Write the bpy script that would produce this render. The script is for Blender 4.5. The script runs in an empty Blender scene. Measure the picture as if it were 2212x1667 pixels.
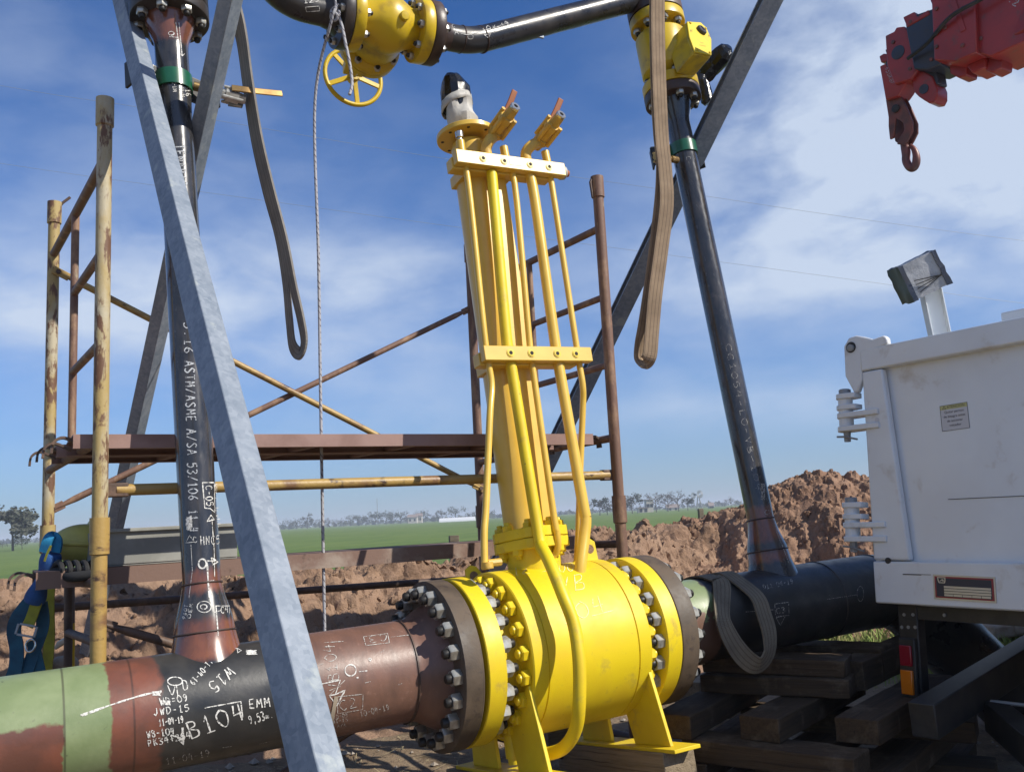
import bpy, math, random
from mathutils import Vector as V, Matrix, noise
from math import sin, cos, pi, radians, sqrt, atan2
random.seed(7)
scene = bpy.context.scene
COL = scene.collection

# ------------------------------------------------------------------ camera
FPX, PITCH, ROLL, CH = 1950.0, radians(8.15), radians(3.0), 1.1      # photo measured on a 2212 x 1667 grid
CAM = V((0, 0, CH))
_F = V((0, cos(PITCH), sin(PITCH))); _R0 = V((1, 0, 0)); _U0 = V((0, -sin(PITCH), cos(PITCH)))
_R = _R0 * cos(ROLL) - _U0 * sin(ROLL); _U = _U0 * cos(ROLL) + _R0 * sin(ROLL)
def ray(x, y): return _F + _R * ((x - 1106) / FPX) + _U * ((833.5 - y) / FPX)
def at(x, y, d): return CAM + ray(x, y) * d
cd = bpy.data.cameras.new('camera'); cam = bpy.data.objects.new('camera', cd); COL.objects.link(cam)
m = Matrix((( _R.x, _U.x, -_F.x), (_R.y, _U.y, -_F.y), (_R.z, _U.z, -_F.z))).to_4x4(); m.translation = CAM
cam.matrix_world = m
cd.sensor_fit = 'HORIZONTAL'; cd.sensor_width = 36; cd.lens = 36 * FPX / 2212
cd.clip_start = .05; cd.clip_end = 20000
scene.camera = cam

# ------------------------------------------------------------------ light, sky, exposure
SUN_AZ, SUN_EL = radians(112), radians(40)      # clockwise from the view direction (+Y)
vs = scene.view_settings; vs.view_transform = 'Standard'; vs.look = 'None'; vs.exposure = 0.25; vs.gamma = 1; vs.use_curve_mapping = False
sd = bpy.data.lights.new('sun', 'SUN'); sd.energy = 5.0; sd.angle = radians(.5); sd.color = (1, .94, .84)
so = bpy.data.objects.new('sun', sd); COL.objects.link(so); so.location = (6, -4, 9)
SUNV = V((sin(SUN_AZ) * cos(SUN_EL), cos(SUN_AZ) * cos(SUN_EL), sin(SUN_EL)))
so.rotation_euler = SUNV.to_track_quat('Z', 'Y').to_euler()

class NT:
    def __init__(s, tree): s.t = tree; s.n = tree.nodes; s.l = tree.links
    def node(s, kind, **kw):
        nd = s.n.new(kind)
        for k, v in kw.items(): setattr(nd, k, v)
        return nd
    def put(s, sock, v):
        if hasattr(v, 'is_linked') or isinstance(v, bpy.types.NodeSocket): s.l.new(v, sock)
        else: sock.default_value = v
    def math(s, op, a, b=0.0, c=None, clamp=False):
        nd = s.node('ShaderNodeMath', operation=op, use_clamp=clamp); s.put(nd.inputs[0], a); s.put(nd.inputs[1], b)
        if c is not None: s.put(nd.inputs[2], c)
        return nd.outputs[0]
    def mix(s, f, a, b):
        nd = s.node('ShaderNodeMix', data_type='RGBA'); s.put(nd.inputs[0], f)
        for i, v in ((6, a), (7, b)):
            if isinstance(v, (tuple, list)): v = (*v[:3], 1)
            s.put(nd.inputs[i], v)
        return nd.outputs[2]
    def noise(s, vec, scale, detail=6, rough=.55, dist=0, stretch=None):
        if stretch:
            mp = s.node('ShaderNodeMapping'); s.put(mp.inputs[0], vec); mp.inputs[3].default_value = stretch; vec = mp.outputs[0]
        nd = s.node('ShaderNodeTexNoise'); s.put(nd.inputs['Vector'], vec); nd.inputs['Scale'].default_value = scale
        nd.inputs['Detail'].default_value = detail; nd.inputs['Roughness'].default_value = rough; nd.inputs['Distortion'].default_value = dist
        return nd.outputs[0]
    def rng(s, v, a, b, c=0.0, d=1.0, smooth=False):
        nd = s.node('ShaderNodeMapRange'); nd.interpolation_type = 'SMOOTHSTEP' if smooth else 'LINEAR'
        s.put(nd.inputs[0], v)
        for i, q in enumerate((a, b, c, d)): s.put(nd.inputs[i + 1], q)
        return nd.outputs[0]

w = bpy.data.worlds.new('World'); scene.world = w; w.use_nodes = True
T = NT(w.node_tree); T.n.clear()
sky = T.node('ShaderNodeTexSky', sky_type='NISHITA', sun_disc=False, sun_elevation=SUN_EL, sun_rotation=SUN_AZ)
sky.altitude = 50; sky.air_density = .85; sky.dust_density = .05; sky.ozone_density = 4.5
tc = T.node('ShaderNodeTexCoord'); sp = T.node('ShaderNodeSeparateXYZ'); T.l.new(tc.outputs['Generated'], sp.inputs[0])
az = T.math('ARCTAN2', sp.outputs[0], sp.outputs[1]); el = T.math('ARCSINE', sp.outputs[2])
cb = T.node('ShaderNodeCombineXYZ'); T.l.new(az, cb.inputs[0]); T.l.new(el, cb.inputs[1])
warp = T.noise(cb.outputs[0], 5, 4, .6)
def dirang(px, py):
    d = ray(px, py).normalized(); return atan2(d.x, d.y), math.asin(d.z)
dens = None
CLOUDS = [(430, 640, 520, 150, .72), (860, 590, 300, 90, .35), (60, 680, 330, 90, .45), (1950, 120, 420, 260, 1.05), (2200, 330, 460, 190, 1.0), (1680, 220, 200, 240, .3),
          (2000, 560, 520, 130, .6), (1730, 860, 340, 55, .38), (1500, 620, 260, 160, .36), (850, 360, 380, 200, .10), (150, 200, 520, 320, .27),
          (1000, 760, 400, 110, .30), (900, 900, 1000, 110, .25)]
for px, py, rx, ry, st in CLOUDS:
    a0, e0 = dirang(px, py)
    dx = T.math('MULTIPLY', T.math('SUBTRACT', az, a0), FPX / rx); dy = T.math('MULTIPLY', T.math('SUBTRACT', el, e0 + 0.0), FPX / ry)
    r2 = T.math('ADD', T.math('MULTIPLY', dx, dx), T.math('MULTIPLY', dy, dy))
    g = T.math('MULTIPLY', T.math('POWER', 2.718, T.math('MULTIPLY', r2, -1)), st)
    dens = g if dens is None else T.math('ADD', dens, g)
mp = T.node('ShaderNodeMapping'); T.l.new(cb.outputs[0], mp.inputs[0]); mp.inputs[2].default_value = (0, 0, -.35); mp.inputs[3].default_value = (2.2, 4.6, 1)
n1 = T.noise(mp.outputs[0], 2.1, 6, .48, .4); n2 = T.noise(mp.outputs[0], 6.5, 7, .58, .3)
nn = T.math('ADD', T.math('MULTIPLY', n1, .75), T.math('MULTIPLY', n2, .3))
nz = T.rng(nn, .30, .76, .25, 1.25, True)
side = T.math('MULTIPLY', T.rng(T.math('ABSOLUTE', az), .75, 1.3), .42)            # unseen cloud added out of frame to lift the fill light
dens = T.math('MULTIPLY', T.math('ADD', dens, side), nz)
above = T.rng(sp.outputs[2], -.01, .03, 0, 1)
dens = T.math('MULTIPLY', T.math('MINIMUM', dens, .93), above)
bg1 = T.node('ShaderNodeBackground'); bg1.inputs[1].default_value = .122
tint = T.node('ShaderNodeMix', data_type='RGBA', blend_type='MULTIPLY'); tint.inputs[0].default_value = 1; T.l.new(sky.outputs[0], tint.inputs[6]); tint.inputs[7].default_value = (.24, .58, .93, 1)
T.l.new(tint.outputs[2], bg1.inputs[0])
bg2 = T.node('ShaderNodeBackground'); bg2.inputs[0].default_value = (.56, .65, .80, 1); bg2.inputs[1].default_value = .92
low = T.math('MULTIPLY', T.math('POWER', 2.718, T.math('MULTIPLY', T.math('MAXIMUM', el, 0.0), -7.6)), .93)      # thick air towards the horizon
bg3 = T.node('ShaderNodeBackground'); bg3.inputs[0].default_value = (.385, .455, .535, 1); bg3.inputs[1].default_value = .84
m0 = T.node('ShaderNodeMixShader'); T.l.new(low, m0.inputs[0]); T.l.new(bg1.outputs[0], m0.inputs[1]); T.l.new(bg3.outputs[0], m0.inputs[2])
ms = T.node('ShaderNodeMixShader'); T.l.new(dens, ms.inputs[0]); T.l.new(m0.outputs[0], ms.inputs[1]); T.l.new(bg2.outputs[0], ms.inputs[2])
wo = T.node('ShaderNodeOutputWorld'); T.l.new(ms.outputs[0], wo.inputs[0])

# ------------------------------------------------------------------ mesh helpers
def tag(o, label=None, cat=None, group=None, kind=None):
    for k, v in (('label', label), ('category', cat), ('group', group), ('kind', kind)):
        if v: o[k] = v
    return o
def thing(name, label, cat, origin, group=None):
    o = bpy.data.objects.new(name, None); o.empty_display_size = .1; COL.objects.link(o); o.location = origin
    return tag(o, label, cat, group)
def copy_tree(o, parent=None):
    c = o.copy(); COL.objects.link(c)
    if parent: c.parent = parent
    for ch in list(o.children): copy_tree(ch, c)
    return c
def frame_of(ax):
    ax = ax.normalized(); h = V((0, 0, 1)) if abs(ax.z) < .9 else V((1, 0, 0))
    a = ax.cross(h).normalized(); return a, ax.cross(a).normalized()
def catmull(p, n=8, closed=False):
    p = [V(q) for q in p]; out = []; L = len(p)
    rg = range(L) if closed else range(L - 1)
    for i in rg:
        if closed: a, b, c, d = p[i - 1], p[i], p[(i + 1) % L], p[(i + 2) % L]
        else: a, b, c, d = p[max(i - 1, 0)], p[i], p[i + 1], p[min(i + 2, L - 1)]
        for k in range(n):
            t = k / n; out.append(.5 * ((2 * b) + (c - a) * t + (2 * a - 5 * b + 4 * c - d) * t * t + (3 * b - a - 3 * c + d) * t ** 3))
    if not closed: out.append(p[-1])
    return out
class MB:
    def __init__(s): s.v = []; s.f = []; s.a = {}
    def add(s, vs, fs, loc=None):
        b = len(s.v); s.v += [V(q) for q in vs]; s.f += [tuple(b + i for i in f) for f in fs]
        if loc:
            for i, q in enumerate(loc): s.a[b + i] = q
        return s
    def box(s, c, X, Y, Z, sx, sy, sz):
        X, Y, Z = V(X), V(Y), V(Z); c = V(c)
        vs = [c + X * (i * sx / 2) + Y * (j * sy / 2) + Z * (k * sz / 2) for k in (-1, 1) for j in (-1, 1) for i in (-1, 1)]
        return s.add(vs, [(0, 2, 3, 1), (4, 5, 7, 6), (0, 1, 5, 4), (2, 6, 7, 3), (0, 4, 6, 2), (1, 3, 7, 5)])
    def tube(s, pts, r, n=14, caps=True, closed=False):
        pts = [V(p) for p in pts]; L = len(pts); rr = r if isinstance(r, (list, tuple)) else [r] * L
        tang = []
        for i in range(L):
            if closed: tang.append((pts[(i + 1) % L] - pts[i - 1]).normalized())
            else: tang.append((pts[min(i + 1, L - 1)] - pts[max(i - 1, 0)]).normalized())
        a, _ = frame_of(tang[0]); vs = []
        for i in range(L):
            a = (a - tang[i] * a.dot(tang[i])).normalized(); b = tang[i].cross(a)
            vs += [pts[i] + (a * cos(2 * pi * k / n) + b * sin(2 * pi * k / n)) * rr[i] for k in range(n)]
        fs = []
        for i in range(L if closed else L - 1):
            j = (i + 1) % L
            fs += [(i * n + k, i * n + (k + 1) % n, j * n + (k + 1) % n, j * n + k) for k in range(n)]
        if caps and not closed: fs += [tuple(range(n))[::-1], tuple((L - 1) * n + k for k in range(n))]
        return s.add(vs, fs)
    def lathe(s, o, ax, prof, n=48, loc=False, ref=None, caps=True):
        o, ax = V(o), V(ax).normalized()
        if ref is not None: a = (V(ref) - ax * V(ref).dot(ax)).normalized(); b = ax.cross(a)
        else: a, b = frame_of(ax)
        vs = []; lc = []
        for d, r in prof:
            for k in range(n):
                th = 2 * pi * k / n; vs.append(o + ax * d + (a * cos(th) + b * sin(th)) * r); lc.append((d, cos(th) * .16, sin(th) * .16))
        fs = []
        for i in range(len(prof) - 1):
            fs += [(i * n + k, i * n + (k + 1) % n, (i + 1) * n + (k + 1) % n, (i + 1) * n + k) for k in range(n)]
        if caps: fs += [tuple(range(n))[::-1], tuple((len(prof) - 1) * n + k for k in range(n))]
        return s.add(vs, fs, lc if loc else None)
    def prism(s, poly, vec):
        poly = [V(p) for p in poly]; vec = V(vec); n = len(poly)
        return s.add(poly + [p + vec for p in poly], [tuple(range(n))[::-1], tuple(range(n, 2 * n))] + [(i, (i + 1) % n, n + (i + 1) % n, n + i) for i in range(n)])
    def sweep(s, pts, sec, ups, closed=False):       # sec: closed 2D outline (side, up), swept with its own up per point; loc = (along, side, up)
        L = len(pts); n = len(sec); vs = []; lc = []; run = 0
        for i in range(L):
            t = (pts[(i + 1) % L if closed else min(i + 1, L - 1)] - pts[i - 1 if closed else max(i - 1, 0)]).normalized()
            u = (ups[i] - t * ups[i].dot(t)).normalized(); q = t.cross(u)
            if i: run += (pts[i] - pts[i - 1]).length
            for x, y in sec: vs.append(pts[i] + q * x + u * y); lc.append((run, x, y))
        fs = []
        for i in range(L if closed else L - 1):
            j = (i + 1) % L; fs += [(i * n + k, i * n + (k + 1) % n, j * n + (k + 1) % n, j * n + k) for k in range(n)]
        if not closed: fs += [tuple(range(n))[::-1], tuple((L - 1) * n + k for k in range(n))]
        return s.add(vs, fs, lc)
    def build(s, name, mat, parent=None, flat=False, bevel=0, ang=38, origin=None):
        base = V((0, 0, 0))
        if parent is not None:
            p = parent
            while p is not None: base += p.location; p = p.parent
        elif origin is not None: base = V(origin)
        me = bpy.data.meshes.new(name); me.from_pydata([v - base for v in s.v], [], s.f); me.update()
        import bmesh as bmm
        bm = bmm.new(); bm.from_mesh(me); bmm.ops.recalc_face_normals(bm, faces=bm.faces); bm.to_mesh(me); bm.free()
        if s.a:
            at_ = me.attributes.new('loc', 'FLOAT_VECTOR', 'POINT')
            for i in range(len(s.v)): at_.data[i].vector = s.a.get(i, (0, 0, 0))
        if not flat:
            me.polygons.foreach_set('use_smooth', [True] * len(me.polygons)); me.set_sharp_from_angle(angle=radians(ang))
        for mt in (mat if isinstance(mat, (list, tuple)) else [mat]): me.materials.append(mt)
        o = bpy.data.objects.new(name, me); COL.objects.link(o)
        if parent is not None: o.parent = parent
        elif origin is not None: o.location = base
        if bevel:
            bv = o.modifiers.new('bevel', 'BEVEL'); bv.width = bevel; bv.segments = 2; bv.limit_method = 'ANGLE'; bv.angle_limit = radians(40)
        return o

# ------------------------------------------------------------------ materials
def material(name, c1, c2=None, scale=6, thr=(.42, .62), rough=.5, rough2=None, metal=0, bump=0, bscale=60, c3=None, s3=25, thr3=(.6, .7), stretch=None, spec=.5, coat=0, detail=8, c4=None, s4=60, thr4=(.68, .72)):
    mt = bpy.data.materials.new(name); mt.use_nodes = True; t = NT(mt.node_tree); b = t.n['Principled BSDF']
    tcn = t.node('ShaderNodeTexCoord').outputs['Object']
    col = (*c1, 1); rg = rough
    if c2:
        f = t.rng(t.noise(tcn, scale, detail, .6, .2, stretch), *thr); col = t.mix(f, c1, c2)
        if rough2 is not None: rg = t.rng(f, 0, 1, rough, rough2)
    if c3: col = t.mix(t.rng(t.noise(tcn, s3, 8, .65, .3, stretch), *thr3), col, c3)
    if c4: col = t.mix(t.rng(t.noise(tcn, s4, 4, .6), *thr4), col, c4)
    t.put(b.inputs['Base Color'], col); t.put(b.inputs['Roughness'], rg); b.inputs['Metallic'].default_value = metal
    b.inputs['Specular IOR Level'].default_value = spec; b.inputs['Coat Weight'].default_value = coat; b.inputs['Coat Roughness'].default_value = .15
    if bump:
        bn = t.node('ShaderNodeBump'); bn.inputs[0].default_value = bump; bn.inputs[1].default_value = .004
        t.put(bn.inputs['Height'], t.noise(tcn, bscale, 6, .6)); t.l.new(bn.outputs[0], b.inputs['Normal'])
    return mt
M = {}
K = .80                                                                # measured off the sunlit photo, brought down to real base colours
_mat = material
def material(name, c1, c2=None, *a, **k):
    f = lambda c: tuple(x * K for x in c)
    if k.get('c3'): k['c3'] = f(k['c3'])
    return _mat(name, f(c1), f(c2) if c2 else None, *a, **k)
M['yellow'] = material('yellow_paint', (.92, .70, .012), (.84, .60, .012), 4, rough=.46, rough2=.6, bump=.1, bscale=30, c3=(.50, .36, .08), s3=13, thr3=(.58, .80), coat=0, c4=(.20, .12, .04), s4=70, thr4=(.705, .735))
M['yellow_flare'] = material('flare_tinted_yellow_paint', (.90, .59, .085), (.82, .52, .065), 5, rough=.36, bump=.05, bscale=25, c3=(.62, .40, .06), s3=24, thr3=(.66, .80), coat=.2)  # warm tint painted in for lens flare and haze over the column
M['yellow_bolt'] = material('yellow_bolt_paint', (.9, .67, .012), (.8, .57, .012), 20, rough=.4)
M['yellow_old'] = material('old_yellow_paint', (.72, .50, .012), (.42, .28, .04), 9, (.52, .68), rough=.35, bump=.1, bscale=60, c3=(.16, .10, .05), s3=18, thr3=(.64, .74))
M['yellow_cast'] = material('cast_yellow_paint', (.80, .50, .08), (.55, .35, .07), 12, (.45, .65), rough=.5, bump=.35, bscale=120)
M['black_pipe'] = material('black_lacquered_steel', (.022, .022, .026), (.05, .045, .042), 7, rough=.26, rough2=.42, bump=.08, bscale=90, c3=(.09, .06, .045), s3=14, thr3=(.62, .75))
M['brown_pipe'] = material('rusty_steel', (.055, .035, .028), (.10, .055, .038), 8, rough=.4, rough2=.6, bump=.15, bscale=90)
M['rust_flange'] = material('rusted_forged_steel', (.085, .062, .042), (.13, .092, .06), 9, rough=.55, rough2=.75, bump=.2, bscale=80, c3=(.05, .035, .03), s3=30, thr3=(.55, .7))
M['dark_flange'] = material('dark_forged_steel', (.03, .028, .028), (.06, .045, .036), 10, rough=.42, bump=.15, bscale=80)
M['nut'] = material('oily_steel_nut', (.58, .57, .50), (.36, .34, .29), 30, rough=.32, metal=.6, bump=.1, bscale=200)
M['zinc'] = material('zinc_nut', (.62, .62, .58), (.42, .41, .37), 40, rough=.32, metal=.5)
M['stud'] = material('dark_stud_thread', (.035, .033, .03), rough=.45, metal=.4)
M['gasket'] = material('dark_gasket_gap', (.025, .018, .014), rough=.8)
M['galv'] = None
M['scaf'] = material('flaking_yellow_scaffold_paint', (.46, .34, .13), (.52, .46, .32), 9, (.45, .58), rough=.6, bump=.3, bscale=110, c3=(.17, .085, .045), s3=26, thr3=(.50, .57), stretch=(1, 1, .35))
M['scaf_rust'] = material('rusty_scaffold_steel', (.20, .11, .075), (.36, .22, .13), 14, (.5, .62), rough=.6, bump=.3, bscale=120, c3=(.36, .30, .2), s3=16, thr3=(.63, .69), stretch=(1, 1, .4))
M['scaf_dark'] = material('brown_scaffold_steel', (.10, .06, .042), (.17, .10, .065), 14, (.5, .62), rough=.6, bump=.25, bscale=120)
M['scaf_bar'] = material('yellow_brown_scaffold_tube', (.46, .30, .09), (.24, .13, .06), 10, (.5, .62), rough=.45, bump=.3, bscale=110, stretch=(.5, .5, 1), c3=(.08, .045, .03), s3=30, thr3=(.58, .66))
M['plank'] = material('red_brown_steel_plank', (.36, .225, .19), (.28, .165, .135), 6, rough=.65, bump=.15, bscale=90, c3=(.42, .33, .28), s3=11, thr3=(.68, .74))
M['plank_worn'] = material('worn_brown_plank', (.23, .14, .105), (.38, .30, .24), 5, (.52, .66), rough=.7, bump=.2, bscale=90, c3=(.09, .055, .04), s3=18, thr3=(.6, .7))
M['wood'] = material('weathered_timber', (.20, .155, .105), (.13, .095, .062), 5, rough=.85, bump=.5, bscale=60, stretch=(1, 1, 7), c3=(.30, .25, .18), s3=6, thr3=(.58, .75))
M['wood_dark'] = material('dark_oiled_timber', (.075, .045, .024), (.11, .07, .04), 5, rough=.8, bump=.5, bscale=60, stretch=(1, 1, 6))
M['wood_pale'] = material('pale_timber', (.34, .27, .18), (.22, .17, .11), 6, rough=.85, bump=.5, bscale=60, stretch=(1, 1, 6))
M['white'] = material('white_truck_paint', (.88, .92, .94), (.82, .85, .87), 3, rough=.38, c3=(.50, .43, .34), s3=6, thr3=(.60, .82), coat=.15)
M['chassis'] = material('black_chassis_paint', (.02, .02, .021), (.045, .04, .036), 10, rough=.5)
M['crane'] = material('red_crane_paint', (.42, .035, .03), (.32, .03, .03), 7, rough=.38, c3=(.2, .06, .05), s3=16, thr3=(.57, .70), coat=.2)
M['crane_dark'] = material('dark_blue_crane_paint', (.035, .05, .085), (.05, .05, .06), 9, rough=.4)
M['hook'] = material('brown_red_hook_steel', (.24, .075, .06), (.12, .06, .055), 14, rough=.45)
M['chrome'] = material('bright_plated_steel', (.7, .68, .62), rough=.2, metal=.9)
M['brass'] = material('bronze_coated_steel', (.55, .36, .14), (.4, .24, .09), 20, rough=.3, metal=.8)
M['orange'] = material('orange_handle_vinyl', (.42, .13, .03), (.36, .11, .03), 20, rough=.5)
M['black_bag'] = material('black_plastic_bag', (.008, .008, .009), rough=.18, bump=1.0, bscale=40)
M['tape'] = material('white_tape', (.62, .60, .54), (.5, .48, .43), 9, rough=.55, bump=.6, bscale=45)
M['green'] = material('green_clamp_strap', (.012, .13, .06), (.01, .10, .05), 12, rough=.3, coat=.3)
M['hat'] = material('yellow_hard_hat', (.66, .58, .14), (.55, .48, .12), 12, rough=.45)
M['grey_box'] = material('grey_trough_steel', (.36, .36, .32), (.27, .27, .24), 8, rough=.65, c3=(.14, .12, .1), s3=22, thr3=(.66, .74))
M['blue_web'] = material('blue_webbing', (.02, .10, .33), (.015, .07, .22), 30, rough=.75, bump=.4, bscale=250)
M['cyan_web'] = material('bright_blue_webbing', (.02, .30, .55), (.015, .2, .42), 40, rough=.7, bump=.4, bscale=250)
M['teal_web'] = material('teal_webbing', (.02, .12, .20), (.012, .06, .11), 12, rough=.8)
M['strap_brown'] = None
M['lime_web'] = material('yellow_webbing', (.40, .40, .035), (.28, .28, .03), 14, rough=.75, bump=.4, bscale=250)
M['navy_web'] = material('dark_blue_webbing', (.012, .03, .07), (.02, .07, .12), 8, rough=.8)
M['black_strap'] = material('black_webbing', (.02, .02, .022), rough=.8)
M['chalk'] = None
M['ink'] = material('black_print', (.02, .02, .025), rough=.6)
M['label'] = material('white_sticker', (.66, .66, .68), rough=.45)
M['label_top'] = material('yellow_sticker_band', (.62, .60, .26), rough=.45)
M['plate'] = material('aluminium_plate', (.55, .55, .54), rough=.35, metal=.4)
M['plate_red'] = material('dark_red_print', (.30, .03, .045), rough=.45)
M['plate_blue'] = material('dark_blue_print', (.02, .025, .055), rough=.45)
M['lens_red'] = material('red_lens', (.28, .005, .02), rough=.15, coat=.5)
M['lens_orange'] = material('orange_lens', (.75, .20, .01), rough=.15, coat=.5)
M['rubber'] = material('tyre_rubber', (.018, .018, .018), rough=.85)
M['rope'] = None
M['trunk'] = material('grey_bark', (.13, .11, .09), (.09, .075, .06), 5, rough=.9)
M['wall_white'] = material('whitewashed_wall', (.6, .56, .5), (.5, .46, .4), 2, rough=.8)
M['roof'] = material('dull_roof_tiles', (.28, .22, .19), rough=.8)
M['window'] = material('dark_window', (.03, .035, .04), rough=.2)
M['film'] = material('white_film_cover', (.78, .79, .8), rough=.5)
M['silver'] = material('grey_galvanised_pole', (.35, .36, .37), rough=.5, metal=.4)
M['wire'] = material('aluminium_wire', (.42, .44, .47), rough=.5, metal=.2)
M['rag'] = material('pale_paper_sack', (.62, .58, .48), (.5, .45, .36), 12, rough=.85, bump=.6, bscale=40)
M['stone'] = material('pale_stone', (.40, .35, .29), (.27, .22, .17), 9, rough=.9)

def galv():
    mt = bpy.data.materials.new('galvanised_steel'); mt.use_nodes = True; t = NT(mt.node_tree); b = t.n['Principled BSDF']
    tcn = t.node('ShaderNodeTexCoord').outputs['Object']
    vo = t.node('ShaderNodeTexVoronoi'); vo.inputs['Scale'].default_value = 90; t.put(vo.inputs['Vector'], tcn)
    sep = t.node('ShaderNodeSeparateColor'); t.put(sep.inputs[0], vo.outputs['Color'])
    f = t.math('ADD', t.math('MULTIPLY', sep.outputs[0], .18), t.math('MULTIPLY', t.noise(tcn, 9, 9, .7), 1.0))
    c = t.mix(t.rng(f, .40, .78), (.155, .19, .235), (.28, .315, .36))
    st = t.rng(t.noise(tcn, 11, 6, .6, .4), .60, .68); c = t.mix(t.math('MULTIPLY', st, .5), c, (.42, .45, .42))
    sc = t.rng(t.noise(tcn, 9, 5, .6, .2, (1, 1, .12)), .66, .70); c = t.mix(t.math('MULTIPLY', sc, .5), c, (.13, .15, .18))
    t.put(b.inputs['Base Color'], c); b.inputs['Metallic'].default_value = .15; t.put(b.inputs['Roughness'], t.rng(f, .3, .9, .62, .5))
    return mt
M['galv'] = galv()
def chalk(name, col, cover):
    mt = bpy.data.materials.new(name); mt.use_nodes = True; t = NT(mt.node_tree); b = t.n['Principled BSDF']
    tcn = t.node('ShaderNodeTexCoord').outputs['Object']
    b.inputs['Base Color'].default_value = (*col, 1); b.inputs['Roughness'].default_value = .9
    t.put(b.inputs['Alpha'], t.rng(t.noise(tcn, 160, 4, .6), .5 - cover * .3, .62 - cover * .2, .12, 1)); return mt
M['chalk'] = chalk('white_chalk', (.66, .65, .61), .5)
M['chalk_thin'] = chalk('worn_chalk', (.48, .46, .42), .3)
M['chalk_yellow'] = chalk('chalk_on_yellow', (.86, .80, .45), .45)
M['stencil'] = chalk('white_stencil_paint', (.50, .52, .54), .5)
def rope():
    mt = bpy.data.materials.new('flecked_white_rope'); mt.use_nodes = True; t = NT(mt.node_tree); b = t.n['Principled BSDF']
    tcn = t.node('ShaderNodeTexCoord').outputs['Object']
    sx = t.node('ShaderNodeSeparateXYZ'); t.put(sx.inputs[0], tcn)
    wv = t.math('SINE', t.math('MULTIPLY', t.math('ADD', sx.outputs[2], t.math('MULTIPLY', sx.outputs[0], 1.5)), 260))
    f = t.math('MULTIPLY', t.rng(wv, .55, .8), t.rng(t.noise(tcn, 90, 2), .42, .5))
    t.put(b.inputs['Base Color'], t.mix(f, (.36, .36, .38), (.09, .07, .08))); b.inputs['Roughness'].default_value = .85; return mt
M['rope'] = rope()
def strap(name, ca, cb, cs):
    mt = bpy.data.materials.new(name); mt.use_nodes = True; t = NT(mt.node_tree); b = t.n['Principled BSDF']
    an = t.node('ShaderNodeAttribute', attribute_name='loc'); sx = t.node('ShaderNodeSeparateXYZ'); t.l.new(an.outputs['Vector'], sx.inputs[0])
    tcn = t.node('ShaderNodeTexCoord').outputs['Object']
    c = t.mix(t.rng(t.noise(tcn, 9, 8, .65), .4, .65), ca, cb)
    wv = t.math('SINE', t.math('MULTIPLY', sx.outputs[1], 2 * pi / .017)); c = t.mix(t.math('MULTIPLY', t.rng(wv, .72, .9), .65), c, cs)
    t.put(b.inputs['Base Color'], c); b.inputs['Roughness'].default_value = .9
    bn = t.node('ShaderNodeBump'); bn.inputs[0].default_value = .5; bn.inputs[1].default_value = .002
    t.put(bn.inputs['Height'], t.math('SINE', t.math('MULTIPLY', sx.outputs[0], 1500))); t.l.new(bn.outputs[0], b.inputs['Normal']); return mt
M['strap_grey'] = strap('grey_polyester_sling', (.27, .25, .22), (.19, .175, .155), (.10, .095, .09))
M['strap_tan'] = strap('tan_polyester_sling', (.40, .29, .19), (.28, .20, .13), (.12, .085, .055))
M['strap_brown'] = strap('brown_polyester_sling', (.22, .185, .13), (.15, .125, .09), (.07, .055, .04))
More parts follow.
